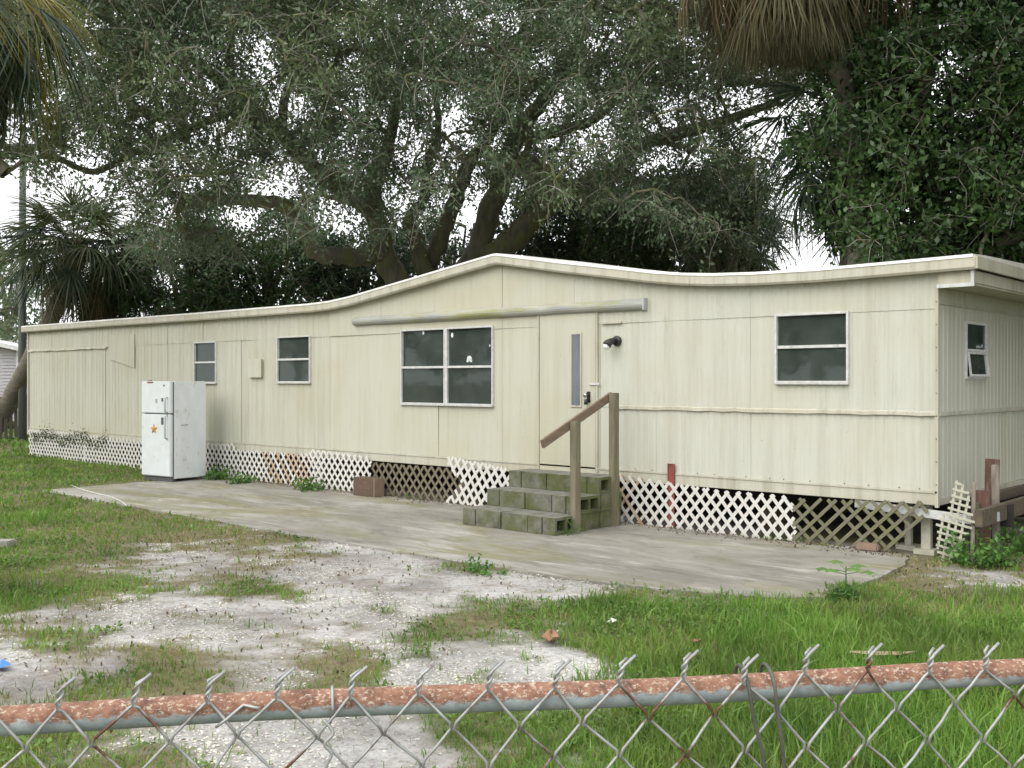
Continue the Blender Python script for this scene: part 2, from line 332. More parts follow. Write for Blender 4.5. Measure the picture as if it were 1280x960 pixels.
# ------------------------------------------------------------------ ground
# how bare (sand) and how dry the yard is, read along the photograph: (u, v, sand, dry)
CTRL = np.array([
 (0,955,.1,.3),(100,945,.2,.3),(200,955,.15,.4),(280,930,.7,.4),(350,940,1,.4),(430,940,.95,.4),(500,930,.9,.3),(545,950,.45,.2),(600,930,.2,.2),(700,930,0,.1),(850,940,0,.1),(1000,940,0,.05),(1150,940,0,.2),(1270,940,0,.1),
 (10,870,.5,.5),(150,860,.5,.4),(230,850,.15,.4),(330,860,.7,.4),(430,832,.12,.95),(520,850,.95,.5),(600,845,.95,.5),(680,840,.85,.3),(740,850,.15,.1),(800,860,0,.1),
 (20,850,.9,.5),(60,840,.9,.5),(100,820,.4,.4),(200,800,.9,.5),(280,800,1,.5),(380,790,1,.5),(470,780,.95,.5),(130,835,.9,.5),(205,822,.15,.3),(260,770,.5,.3),(215,812,.3,.3),
 (30,740,.1,.2),(60,800,.15,.6),(30,800,.7,.6),(120,780,.7,.5),(130,755,.2,.7),(180,740,.25,.4),(250,765,.85,.5),(330,770,1,.5),(420,760,1,.5),(500,765,.75,.6),(560,790,.1,.55),(620,775,.08,.5),(700,770,.05,.35),(640,812,.9,.4),(590,812,.95,.4),(690,830,.8,.4),(760,795,.1,.2),
 (30,700,0,.15),(100,690,0,.2),(60,735,.15,.3),(150,720,.2,.3),(200,735,.3,.3),(285,738,.1,.2),(250,700,.55,.7),(330,700,.6,.8),(400,720,.9,.8),(325,735,.15,.2),(470,710,.95,.8),(560,730,1,.7),(650,735,.95,.6),(700,748,.8,.6),(600,709,.35,.4),(760,762,.15,.3),(800,762,.05,.2),
 (60,640,0,.1),(150,640,0,.25),(200,665,.02,.3),(280,668,.1,.5),(250,682,.3,.7),(350,688,.5,.8),(430,694,.8,.8),(510,703,.85,.7),(355,670,.25,.4),
 (900,770,0,.05),(1000,775,0,.05),(1100,752,.2,.6),(1180,735,.45,.8),(1250,730,.6,.7),(1270,762,.1,.3),(1150,718,.35,.7),(1200,705,.3,.6),(1270,790,0,.1),(1100,800,0,.05),(1200,860,0,.1),
 (10,560,0,.05),(20,600,0,.15),(100,600,0,.1),(60,580,0,.05),(-300,600,0,.1),(-300,800,.1,.2),(1500,720,.2,.5),(1500,850,0,.1),(640,1100,.1,.2),(200,1100,.3,.4),(1000,1100,0,.1)], float)
CTRL[CTRL[:, 0] < 420, 3] += .16
SLAB = [(-12.45,-3.12),(-9.3,-3.22),(-6.28,-3.28),(-2.02,-3.24),(-0.78,-2.98),(-0.35,-2.82),(-0.02,-2.5),(0.0,-1.6),(-0.06,-0.64),(-0.25,-0.12),(-12.5,-0.12)]
def inpoly(X, Y, poly):
    ins = np.zeros(len(X), bool); j = len(poly)-1
    for i in range(len(poly)):
        xi, yi = poly[i]; xj, yj = poly[j]
        ins ^= ((yi > Y) != (yj > Y)) & (X < (xj-xi)*(Y-yi)/((yj-yi) if yj != yi else 1e-9)+xi); j = i
    return ins
def yard(P):
    """sand, dry at points (n,2) of the yard"""
    P3 = np.column_stack([P, np.zeros(len(P))]); u, v, dep = proj(P3)
    far = (dep < 3) | (v > 1150)
    u = np.clip(np.where(far, 640, u), -400, 1650); v = np.clip(np.where(far, 1100, v), 500, 1100)
    # v is stretched near the horizon so that one pixel there counts for more
    uu = u/120.0; vv = np.log(np.maximum(v-HZ, 8))*7.0
    cu = CTRL[:, 0]/120.0; cv = np.log(CTRL[:, 1]-HZ)*7.0
    s = np.zeros(len(P)); d = np.zeros(len(P))
    for a in range(0, len(P), 40000):
        w = 1/(((uu[a:a+40000, None]-cu)**2 + (vv[a:a+40000, None]-cv)**2)**1.6 + 0.01)
        s[a:a+40000] = (w@CTRL[:, 2])/w.sum(1); d[a:a+40000] = (w@CTRL[:, 3])/w.sum(1)
    n1 = noise(P, 1.3, 3, 4); n2 = noise(P, 5.0, 5, 3)
    s = s + (n1-.5)*0.95 + (n2-.5)*0.8 + (noise(P, 17.0, 6, 2)-.5)*.45
    s = np.clip((s-0.27)/0.46, 0, 1)
    d = np.clip(d + (noise(P, 1.7, 9, 3)-.5)*0.9, 0, 1)
    out = (P[:, 0] < -24) | (P[:, 1] > 4)
    s[out] = 0
    return s, d
def height(P):
    return (noise(P, 0.8, 21, 3)-.5)*0.05 + (noise(P, 6.0, 22, 2)-.5)*0.012

m, n, p, o = nodes('soil')
at = N(n, 'ShaderNodeAttribute', attribute_name='sand'); ad_ = N(n, 'ShaderNodeAttribute', attribute_name='dry')
soil = ramp(n, tex(n, 4, 7, 0.7), [(0.3, (0.060, 0.072, 0.026)), (0.55, (0.105, 0.115, 0.045)), (0.75, (0.15, 0.135, 0.07))])
drysoil = ramp(n, tex(n, 9, 7, 0.75), [(0.3, (0.11, 0.09, 0.055)), (0.55, (0.185, 0.155, 0.095)), (0.75, (0.26, 0.225, 0.155))])
soil = mix(n, ad_.outputs['Fac'], soil, drysoil)
sand = ramp(n, tex(n, 1.1, 10, 0.75, dist=0.3), [(0.30, (0.17, 0.162, 0.15)), (0.43, (0.31, 0.30, 0.285)), (0.53, (0.43, 0.42, 0.40)), (0.66, (0.52, 0.51, 0.49))])
sand = mix(n, ramp(n, tex(n, 22, 7, 0.8), [(0.50, 0), (0.66, 0.85)]), sand, (0.11, 0.098, 0.082))
sand = mix(n, ramp(n, tex(n, 60, 4, 0.7), [(0.58, 0), (0.66, 0.9)]), sand, (0.44, 0.43, 0.41))
sand = mix(n, ramp(n, tex(n, 80, 4, 0.7), [(0.60, 0), (0.68, 0.85)]), sand, (0.07, 0.06, 0.05))
sand = mix(n, ramp(n, tex(n, 0.9, 5, 0.6, dist=0.5), [(0.55, 0), (0.68, 0.6)]), sand, (0.085, 0.083, 0.080))
dm = N(n, 'ShaderNodeMath', operation='MULTIPLY'); n.links.new(ad_.outputs['Fac'], dm.inputs[0]); n.links.new(ramp(n, tex(n, 3.0, 8, 0.75), [(0.44, 0), (0.66, 0.75)]), dm.inputs[1])
sand = mix(n, dm.outputs[0], sand, (0.165, 0.130, 0.100))
n.links.new(mix(n, at.outputs['Fac'], soil, sand), p.inputs['Base Color']); p.inputs['Roughness'].default_value = 0.95; p.inputs['Specular IOR Level'].default_value = 0.15
bump(n, p, tex(n, 34, 6, 0.75), 0.7, 0.015)
m, n, p, o = nodes('far_field')
n.links.new(ramp(n, tex(n, 0.6, 7, 0.7), [(0.3, (0.045, 0.075, 0.02)), (0.7, (0.10, 0.12, 0.04))]), p.inputs['Base Color']); p.inputs['Roughness'].default_value = 1

gx = np.concatenate([[-400,-120,-60,-40], np.arange(-30,-14,.35), np.arange(-14,6,.075), [6.4,7,8,10,14,25,60,150,400]])
gy = np.concatenate([[-400,-120,-50,-25,-16], np.arange(-12,0.6,.075), [1,2,3,4,6,9,14,20,30,50,90,160,400]])
GX, GY = np.meshgrid(gx, gy); GP = np.column_stack([GX.ravel(), GY.ravel()])
gs, gd = yard(GP); gz = height(GP)
near = (np.abs(GP[:, 0]+5) < 20) & (GP[:, 1] > -14) & (GP[:, 1] < 3)
gz[~near] = -0.02
sl_in = inpoly(GP[:, 0], GP[:, 1], [(x*1.0, y) for x, y in SLAB]); gz[sl_in] = -0.06
nx = len(gx); ii, jj = np.meshgrid(np.arange(nx-1), np.arange(len(gy)-1)); b0 = (jj*nx+ii).ravel()
gme = arr_mesh('ground', np.column_stack([GP, gz]), np.column_stack([b0, b0+1, b0+nx+1, b0+nx]), True)
for nm, va in (('sand', gs), ('dry', gd)):
    a_ = gme.attributes.new(nm, 'FLOAT', 'POINT'); a_.data.foreach_set('value', va.astype(np.float32))
tag(obj('ground', gme, None, 'soil'), 'sandy yard with patchy grass in front of the mobile home', kind='structure')

# concrete slab with an uneven edge
edge = []
for i in range(len(SLAB)):
    a, b = np.array(SLAB[i]), np.array(SLAB[(i+1) % len(SLAB)]); k = max(1, int(np.linalg.norm(b-a)/0.18))
    for q in range(k):
        edge.append(a+(b-a)*q/k + rng.normal(0, .012, 2))
edge = np.array(edge); ne = len(edge)
sb = MB(); sb.add([(x, y, .012) for x, y in edge]+[(x, y, -.12) for x, y in edge], [tuple(range(ne))[::-1]]+[(i, (i+1) % ne, ne+(i+1) % ne, ne+i) for i in range(ne)])
bmx = bmesh.new(); me_ = sb.mesh('concrete_slab'); bmx.from_mesh(me_); bmesh.ops.recalc_face_normals(bmx, faces=bmx.faces); bmx.to_mesh(me_); bmx.free()
tag(obj('concrete_slab', me_, None, 'concrete'), 'long stained concrete slab along the mobile home', kind='structure')

# ------------------------------------------------------------------ the mobile home
XL, DEP, ZB, ZT, ZS, ZBELT = -20.3, 3.7, 0.50, 0.62, 2.395, 1.38
OV = 0.36
RP = [(XL-.08,2.925),(-16,2.915),(-13.1,2.905),(-9.7,2.905),(-9.2,2.92),(-8.7,2.966),(-8.2,3.032),(-5.74,3.362),(-5.66,3.362),(-4.67,3.19),(-3.2,2.955),(-2.8,2.905),(-2.4,2.872),(-1.9,2.85),(-1.2,2.838),(OV,2.86)]
def roofz(x): return float(np.interp(x, [a for a, b in RP], [b for a, b in RP]))
home = thing('mobile_home', 'long cream mobile home with ribbed siding and a low peaked roof', 'mobile home', (-10, 1.8, 0))

def px(u0, v0, u1, v1):
    x0, z1 = wallp(u0, v0); x1, z0 = wallp(u1, v1); zz0 = wallp(u0, v1)[1]
    return x0, x1, (z0+zz0)/2, (z1+wallp(u1, v0)[1])/2
WIN = {'w1': px(244,428,271,478), 'w2': px(348,421,388.5,477.5), 'w3': px(503,411,557,506), 'w4': px(560,411,617,506), 'w5': px(971,392.5,1060.5,477.5)}
WIN['w3'] = (WIN['w3'][0], WIN['w3'][1], 1.375, 2.43); WIN['w4'] = (WIN['w4'][0], WIN['w4'][1], 1.375, 2.43)
DOORR = (-5.0, -4.10, 0.555, 2.545)
HOLES = list(WIN.values())+[(DOORR[0]-.03, DOORR[1]+.03, DOORR[2]-.02, DOORR[3]+.03)]

def panel_cols(x0, x1, z0, ztop, ribs, depth, y, holes, rnd):
    """ribbed sheet from x0 to x1, cut round the openings; ztop is a function of x"""
    xs = {x0, x1}
    k = math.ceil(x0/ribs)
    while k*ribs < x1:
        for o_ in (0, .012, .030, .042):
            q = k*ribs+o_
            if x0 < q < x1: xs.add(q)
        k += 1
    for h in holes:
        for q in h[:2]:
            if x0 < q < x1: xs.add(q)
    xs = sorted(xs); mb = MB()
    def dep(x):
        q = (x/ribs) % 1*ribs
        return y + rnd[0]*(math.sin(x*2.1+rnd[1])*.004+math.sin(x*5.3+rnd[1]*2)*.0015) + (depth if .0115 <= q <= .0305 else 0.0)
    for a, b in zip(xs[:-1], xs[1:]):
        if b-a < 1e-5: continue
        c = (a+b)/2; spans = [(z0, None)]; cut = sorted((h[2], h[3]) for h in holes if h[0]-1e-6 <= c <= h[1]+1e-6)
        segs = []; lo = z0; top = ztop(c)
        for h0, h1 in cut:
            if h1 <= lo or h0 >= top: continue
            if h0 > lo: segs.append((lo, h0, False))
            lo = h1
        if lo < top: segs.append((lo, None, True))
        for s0, s1, tp in segs:
            za, zb = (ztop(a), ztop(b)) if tp else (s1, s1)
            nz = max(1, int((min(za, zb)-s0)/.9))
            for q in range(nz):
                l0 = lambda t: s0+(t-s0)*q/nz
                l1 = lambda t: s0+(t-s0)*(q+1)/nz
                bow = lambda z: rnd[2]*math.sin((z-z0)*1.7)*.004
                mb.add([(a, dep(a)+bow(l0(za)), l0(za)), (b, dep(b)+bow(l0(zb)), l0(zb)), (b, dep(b)+bow(l1(zb)), l1(zb)), (a, dep(a)+bow(l1(za)), l1(za))], [(0,1,2,3)])
    return mb.mesh('siding_panel')
rf = random.Random(3)
jo = [XL]
while jo[-1] < -1.0: jo.append(jo[-1]+1.22*(1 if jo[-1] < -2 else .9))
jo[-1] = 0.0
if jo[-1]-jo[-2] < .6: jo.pop(-2)
for a, b in zip(jo[:-1], jo[1:]):
    c = (a+b)/2; flat = -9.6 < c < -3.9; g = .0006
    mt = 'siding_flat' if flat else ('siding_pale' if c > -3.9 else 'siding_cream')
    dp = .0012 if flat else (.0075 if c < -9 else .005); rb = .10 if flat else (.13 if c < -9 else .088)
    rr = lambda: (rf.uniform(-1, 1), rf.uniform(0, 6), rf.uniform(-1, 1))
    hs = [h for h in HOLES if h[1] > a and h[0] < b]
    # the sheet above the seam, lapping over the one below
    obj('siding_panel', panel_cols(a+g, b-g, ZS, lambda x: roofz(x)-.09, rb, dp, -.008+rf.uniform(-.002, .002), hs, rr()), home, mt)
    if c > -3.9 and a > -4.5:
        lo_a = max(a, DOORR[1]+.06)
        obj('siding_panel', panel_cols(lo_a+g, b-g, ZBELT, lambda x: ZS+.01, rb, dp, rf.uniform(-.001, .002), hs, rr()), home, mt)
        obj('siding_panel', panel_cols(lo_a+g, b-g, ZT, lambda x: ZBELT-.004, rb, dp, .002+rf.uniform(-.001, .002), hs, rr()), home, mt)
        if lo_a > a: obj('siding_panel', panel_cols(a+g, lo_a-g, ZT, lambda x: ZS+.01, rb, dp, 0.001, hs, rr()), home, 'siding_flat')
    else:
        obj('siding_panel', panel_cols(a+g, b-g, ZT, lambda x: ZS+.01, rb, dp, rf.uniform(-.001, .002), hs, rr()), home, mt)
# patched sheet near the far end
p0 = [wallp(137,419,-.02), wallp(168,418,-.02), wallp(168,460,-.02), wallp(137,449,-.02)]
b_ = MB(); b_.add([(x, -.022, z) for x, z in p0]+[(x, -.012, z) for x, z in p0], [(3,2,1,0),(4,5,6,7),(0,1,5,4),(1,2,6,5),(2,3,7,6),(3,0,4,7)])
tag(obj('patch_panel', b_.mesh('patch_panel'), home, 'siding_cream'), 'slanted cream patch sheet screwed over the siding')
# end wall, rear wall, floor, inner lining
W5 = (endp(1206,398)[0], endp(1232,398)[0], 1.72, 2.31)
def end_panel(y0, y1, z0, z1, x, holes):
    me = panel_cols(y0, y1, z0, lambda q: z1, .12, .006, 0, holes, (rf.uniform(-1, 1), rf.uniform(0, 6), rf.uniform(-1, 1)))
    v = np.zeros(len(me.vertices)*3); me.vertices.foreach_get('co', v); v = v.reshape(-1, 3)
    w = np.column_stack([x-v[:, 1], v[:, 0], v[:, 2]]); me.vertices.foreach_set('co', w.ravel()); me.update(); return me
for y0, y1 in ((.004, 1.22), (1.226, 2.44), (2.446, DEP)):
    hh = [W5] if W5[0] < y1 and W5[1] > y0 else []
    obj('siding_panel', end_panel(y0, y1, ZBELT, 2.84, 0.0, hh), home, 'siding_pale')
    obj('siding_panel', end_panel(y0, y1, ZT-.06, ZBELT-.004, -.002, []), home, 'siding_pale')
b_ = MB(); b_.box((XL, DEP-.04, ZB), (0-.02, DEP, 2.9)); obj('rear_wall', b_.mesh('rear_wall'), home, 'siding_cream')
b_ = MB(); b_.box((XL, .02, ZB), (XL+.04, DEP-.05, 2.9)); obj('far_end_wall', b_.mesh('far_end_wall'), home, 'siding_cream')
b_ = MB(); b_.box((XL+.05, .06, ZB+.03), (-.06, DEP-.06, ZB+.10)); obj('floor', b_.mesh('floor'), home, 'interior')
for x in (-15.2, -9.4, -2.9):
    b_ = MB(); b_.box((x, .08, ZB+.11), (x+.06, DEP-.08, 2.80)); obj('partition', b_.mesh('partition'), home, 'interior')
b_ = MB(); b_.box((XL+.1, 1.9, ZB+.11), (-.1, 1.94, 2.80)); obj('partition', b_.mesh('partition'), home, 'interior')
# bottom skirt strip and its lip
b_ = MB(); b_.box((XL+.01, -.012, ZB), (-.001, .05, ZT+.012)); obj('base_trim', b_.mesh('base_trim', bevel=.003), home, 'trim_cream')
b_ = MB(); b_.box((XL+.01, -.022, ZT-.004), (-.002, -.0125, ZT+.016)); obj('drip_edge', b_.mesh('drip_edge'), home, 'trim_cream')
b_ = MB(); b_.box((-.04, .01, ZB), (.012, DEP, ZT-.062)); obj('base_trim', b_.mesh('base_trim'), home, 'trim_cream')
# belt rail, slightly buckled
def strip(x0, x1, z, h, t, amp, seed, ybase=-.004, m='trim_cream', name='belt_trim'):
    r_ = random.Random(seed); k = 26; b = MB(); vs = []
    for i in range(k+1):
        x = x0+(x1-x0)*i/k; dz = r_.uniform(-amp, amp); dy = r_.uniform(0, amp)
        vs += [(x, ybase, z+h/2+dz*.5), (x, ybase-t-dy, z+h*.28+dz), (x, ybase-t-dy*1.6, z-h*.35+dz), (x, ybase, z-h/2+dz*.5)]
    fs = [(4*i+j, 4*i+j+1, 4*i+j+5, 4*i+j+4) for i in range(k) for j in range(3)]+[(0,1,2,3), (4*k+3, 4*k+2, 4*k+1, 4*k)]
    b.add(vs, fs); return obj(name, b.mesh(name), home, m)
strip(wallp(771,500)[0], -.012, ZBELT, .055, .016, .006, 1)
strip(XL+.03, wallp(134,430)[0], ZS-.02, .05, .018, .012, 2)
b_ = MB(); b_.box((.001, .02, ZBELT-.022), (.018, DEP, ZBELT+.022)); obj('belt_trim', b_.mesh('belt_trim', bevel=.004), home, 'trim_cream')
b_ = MB(); b_.box((.001, .02, 2.44), (.012, DEP, 2.47)); obj('belt_trim', b_.mesh('belt_trim'), home, 'trim_cream')
# corner trims
b_ = MB(); b_.box((-.022, -.022, ZB-.02), (.010, -.009, 2.60)); b_.box((.0015, -.0088, ZB-.02), (.010, .02, 2.60)); obj('corner_trim', b_.mesh('corner_trim'), home, 'trim_cream')
b_ = MB(); b_.box((XL-.012, -.026, ZB-.02), (XL+.045, -.010, 2.83)); obj('corner_trim', b_.mesh('corner_trim'), home, 'trim_cream')
# screws down the near corner
for i in range(9):
    b_ = MB(); z = .7+i*.22; b_.tube([(-.007, -.022, z), (-.007, -.026, z)], .006, 6); obj('screw', b_.mesh('screw'), home, 'black_metal')
for i in range(13):
    b_ = MB(); x = -3.5+i*.28+rf.uniform(-.09, .09); b_.tube([(x, -.020, ZT+.032), (x, -.025, ZT+.032)], .0065, 6); obj('screw', b_.mesh('screw'), home, 'black_metal')

# roof: sheet across the depth, with a deep fascia along the front
xs = sorted(set([a for a, b in RP]+list(np.arange(XL, OV, .3)))); b_ = MB(); vs = []
for x in xs:
    z = roofz(x)
    for y, dz in ((-.134, .004), (-.120, .034), (.25, .05), (DEP/2, .085), (DEP-.2, .045), (DEP+.10, 0), (DEP+.10, -.05), (-.06, -.05)): vs.append((x, y, z+dz-.012))
k = len(xs); fs = [(8*i+j, 8*i+8+j, 8*i+8+(j+1) % 8, 8*i+(j+1) % 8) for i in range(k-1) for j in range(8)]+[tuple(range(8)), tuple(8*(k-1)+j for j in range(7, -1, -1))]
b_.add(vs, fs); roof = obj('roof', b_.mesh('roof'), home, 'roof_white')
def fascia(x0, x1, name='fascia'):
    b = MB(); vs = []; xx = [x0]+[x for x in xs if x0+.05 < x < x1-.05]+[x1]
    for x in xx:
        z = roofz(x)-.004
        vs += [(x, -.125, z), (x, -.128, z-.095), (x, -.112, z-.118), (x, -.02, z-.112), (x, -.02, z-.02), (x, -.10, z+.012)]
    k = len(xx); b.add(vs, [(6*i+j, 6*i+(j+1) % 6, 6*i+6+(j+1) % 6, 6*i+6+j) for i in range(k-1) for j in range(6)]+[tuple(range(5, -1, -1)), tuple(6*(k-1)+j for j in range(6))])
    return b.mesh(name)
for a, b in ((XL-.1, -15.9), (-15.897, -12.6), (-12.597, -9.3), (-9.297, -5.72), (-5.717, -2.7), (-2.697, -1.35), (-1.347, OV+.02)): obj('fascia', fascia(a, b), home, 'trim_cream')
# boxed overhang at the near end
b_ = MB(); b_.box((.014, -.05, 2.62), (OV-.01, DEP+.02, 2.735)); obj('overhang_box', b_.mesh('overhang_box'), home, 'trim_cream')
b_ = MB(); b_.box((.014, -.075, 2.585), (OV-.005, -.052, 2.62)); b_.box((OV-.035, -.075, 2.621), (OV-.005, -.052, 2.735)); obj('overhang_trim', b_.mesh('overhang_trim'), home, 'white_metal')
b_ = MB(); b_.box((.014, -.05, 2.600), (OV-.02, DEP, 2.618)); obj('soffit', b_.mesh('soffit'), home, 'trim_cream')
b_ = MB(); b_.box((OV+.021, -.126, 2.742), (OV+.045, DEP+.08, 2.858)); obj('fascia', b_.mesh('fascia', bevel=.004), home, 'trim_cream')
# long awning rail over the window and the door
x0, _ = wallp(445, 400); x1, _ = wallp(808, 380); pr = []
for j in range(9):
    t = -math.pi/2 + math.pi*j/8; pr.append((-.012-.075*math.cos(t), 2.605+.068*math.sin(t)))
b_ = MB(); vs = []
K = 24
for i in range(K+1):
    x = x0+(x1-x0)*i/K; w = rf.uniform(-.004, .004)
    vs += [(x, y, z+w) for y, z in pr]
b_.add(vs, [(9*i+j, 9*i+9+j, 9*i+10+j, 9*i+1+j) for i in range(K) for j in range(8)]+[tuple(range(9)), tuple(9*K+j for j in range(8, -1, -1))])
aw = obj('awning_rail', b_.mesh('awning_rail'), home, 'rail_old'); tag(aw, 'long rounded metal rail with yellow-green mould')
b_ = MB(); b_.box((x1+.001, -.088, 2.535), (x1+.02, -.011, 2.675)); obj('end_cap', b_.mesh('end_cap'), aw, 'bare_metal')

def frame_mb(b, x0, x1, z0, z1, w, ya, yb):
    b.box((x0, ya, z0), (x0+w, yb, z1)); b.box((x1-w, ya, z0), (x1, yb, z1)); b.box((x0+w, ya, z0), (x1-w, yb, z0+w)); b.box((x0+w, ya, z1-w), (x1-w, yb, z1)); return b
def window(x0, x1, z0, z1, extra=None, w=.024, mr=.55):
    wn = obj('window', frame_mb(MB(), x0-.012, x1+.012, z0-.012, z1+.012, w, -.034, .03).mesh('window', bevel=.003), home, 'white_metal')
    zm = z0+(z1-z0)*mr
    b = MB(); b.box((x0+w-.012, -.030, zm-.016), (x1-w+.012, .018, zm+.016)); obj('meeting_rail', b.mesh('meeting_rail', bevel=.003), wn, 'white_metal')
    for a, c, y in ((z0+w-.012, zm-.016, -.004), (zm+.016, z1-w+.012, .010)):
        b = MB(); b.box((x0+w-.012, y, a), (x1-w+.012, y+.004, c)); obj('pane', b.mesh('pane'), wn, 'glass')
    b = MB(); b.box((x0-.014, -.044, z0-.026), (x1+.014, -.012, z0-.013)); obj('sill', b.mesh('sill', bevel=.003), wn, 'white_metal')
    return wn
wA = window(*WIN['w1'], mr=.50); wB = window(*WIN['w2'], mr=.50); wC = window(*WIN['w3'], mr=.49); wD = window(*WIN['w4'], mr=.49); wE = window(*WIN['w5'], mr=.52)
b_ = MB(); x0, x1 = WIN['w3'][1]+.0125, WIN['w4'][0]-.0125; b_.box((x0, -.03, 1.365), (x1, .01, 2.44)); obj('mullion', b_.mesh('mullion'), wC, 'white_metal')
# things stuck on the big window
def disc(c, r, n=12, y=-.012, flat=1.0):
    b = MB(); vs = [(c[0]+r*math.cos(2*math.pi*i/n), y, c[1]+r*flat*math.sin(2*math.pi*i/n)) for i in range(n)]
    b.add(vs+[(x, y+.004, z) for x, _, z in vs], [tuple(range(n)), tuple(range(2*n-1, n-1, -1))]+[(i, n+i, n+(i+1) % n, (i+1) % n) for i in range(n)]); return b
c = wallp(586.5, 448); b_ = disc(c, .045, y=.002, flat=.8); b_.box((c[0]-.05, .002, c[1]-.05), (c[0]-.015, .006, c[1]-.012)); b_.box((c[0]+.012, .002, c[1]-.05), (c[0]+.05, .006, c[1]-.012)); obj('sticker', b_.mesh('sticker'), wD, 'sticker')
c = wallp(565, 419); obj('sticker', disc(c, .022, y=.002, flat=1.6).mesh('sticker'), wD, 'sticker')
c = wallp(529, 416); obj('sticker', disc(c, .020, y=.002, flat=1.4).mesh('sticker'), wC, 'sticker')
c = wallp(612, 432); obj('sticker', disc(c, .012, y=.002, flat=1.4).mesh('sticker'), wD, 'sticker')
# white hoop of pipe behind the second window
c = wallp(380, 474, .12); hp = []
for i in range(15):
    t = math.pi*(.05+.95*i/14); hp.append((c[0]+.16-.20*math.cos(math.pi-t)*-1*1.0, .12, c[1]-.05+.30*math.sin(t)))
hp = [(c[0]-.02, .12, 1.55)]+[(c[0]+.14-.16*math.cos(math.pi*i/12), .12, c[1]+.02+.15*math.sin(math.pi*i/12)) for i in range(10)]
hoop = obj('pipe_hoop', MB().tube(hp, .014, 8).mesh('pipe_hoop', True), None, 'sticker'); tag(hoop, 'white bent pipe behind the lower pane of the second window', 'pipe')
b_ = MB(); b_.box((c[0]-.4, .09, ZB+.11), (c[0]+.4, .5, 1.552)); tag(obj('counter', b_.mesh('counter'), home, 'interior'))
# end window, its lower sash pushed open
b_ = MB(); y0, y1, z0, z1 = W5; w = .028
for a, c_ in (((.02, y0, z0), (-.03, y0+w, z1)), ((.02, y1-w, z0), (-.03, y1, z1)), ((.02, y0+w, z0), (-.03, y1-w, z0+w)), ((.02, y0+w, z1-w), (-.03, y1-w, z1)), ((.018, y0+w, (z0+z1)/2-.012), (-.025, y1-w, (z0+z1)/2+.012))):
    b_.box((min(a[0], c_[0]), a[1], a[2]), (max(a[0], c_[0]), c_[1], c_[2]))
wF = obj('window', b_.mesh('window', bevel=.003), home, 'white_metal')
zm = (z0+z1)/2
b_ = MB(); b_.box((-.004, y0+w, zm+.012), (0, y1-w, z1-w)); obj('pane', b_.mesh('pane'), wF, 'glass')
hin = Vector((.014, 0, zm-.02)); th = math.radians(6); L = zm-z0-.04
def sp(y, q): return (hin.x+q*math.sin(th), y, hin.z-q*math.cos(th))
b_ = MB()
for ya, yb, qa, qb in ((y0+.03, y0+.055, 0, L), (y1-.055, y1-.03, 0, L), (y0+.055, y1-.055, 0, .022), (y0+.055, y1-.055, L-.022, L)):
    b_.add([sp(ya, qa), sp(yb, qa), sp(yb, qb), sp(ya, qb)]+[tuple(np.array(sp(*q))+np.array([.016, 0, .004])) for q in ((ya, qa), (yb, qa), (yb, qb), (ya, qb))], [(3,2,1,0),(4,5,6,7),(0,1,5,4),(1,2,6,5),(2,3,7,6),(3,0,4,7)])
tag(obj('open_sash', b_.mesh('open_sash'), wF, 'white_metal'), 'lower sash hinged open outward')
b_ = MB(); b_.add([sp(y0+.055, .022), sp(y1-.055, .022), sp(y1-.055, L-.022), sp(y0+.055, L-.022)], [(0,1,2,3)]); obj('pane', b_.mesh('pane'), wF, 'glass')

# entrance door
x0, x1, z0, z1 = DOORR
b_ = MB(); b_.box((x0-.035, -.030, z0-.02), (x0-.004, .04, z1+.035)); b_.box((x1+.004, -.030, z0-.02), (x1+.035, .04, z1+.035)); b_.box((x0-.004, -.030, z1+.004), (x1+.004, .04, z1+.035))
obj('door_frame', b_.mesh('door_frame', bevel=.003), home, 'trim_cream')
b_ = MB(); b_.box((x0-.05, -.06, z1+.036), (x1+.03, .0, z1+.062)); obj('drip_cap', b_.mesh('drip_cap', bevel=.004), home, 'rail_old')
b_ = MB(); b_.box((x0-.02, -.05, z0-.035), (x1+.02, .02, z0-.004)); obj('threshold', b_.mesh('threshold'), home, 'bare_metal')
dr = obj('door', None and None or MB().box((x0, -.022, z0), (x1, .016, z1)).mesh('door', bevel=.004), home, 'siding_flat')
g0, gz1 = wallp(715, 418, -.02); g1, gz0 = wallp(726, 507, -.02)
obj('glass_frame', frame_mb(MB(), g0-.02, g1+.02, gz0-.02, gz1+.02, .022, -.034, -.0215).mesh('glass_frame'), dr, 'trim_cream')
b_ = MB(); b_.box((g0, -.0265, gz0), (g1, -.0222, gz1)); obj('door_glass', b_.mesh('door_glass'), dr, 'door_glass')
c = wallp(736, 497, -.02)
b_ = MB(); b_.box((c[0]-.028, -.030, c[1]-.06), (c[0]+.028, -.0225, c[1]+.075)); obj('lock_plate', b_.mesh('lock_plate', bevel=.003), dr, 'black_metal')
b_ = MB(); b_.tube([(c[0], -.03, c[1]+.03), (c[0], -.075, c[1]+.03), (c[0]+.005, -.10, c[1]+.03)], [.014, .016, .03], 12); b_.tube([(c[0]+.005, -.10, c[1]+.03), (c[0]+.005, -.118, c[1]+.03)], [.03, .02], 12); obj('knob', b_.mesh('knob', True), dr, 'chrome')
b_ = MB(); b_.tube([(c[0], -.03, c[1]-.03), (c[0]-.005, -.07, c[1]-.035), (c[0]-.004, -.075, c[1]-.085)], [.012, .026, .024], 10); obj('padlock', b_.mesh('padlock', True), dr, 'black_metal')
c = wallp(741, 480, -.03); b_ = MB(); b_.box((c[0]-.05, -.040, c[1]-.015), (c[0]+.10, -.0305, c[1]+.015)); obj('hasp', b_.mesh('hasp', bevel=.003), dr, 'white_metal')
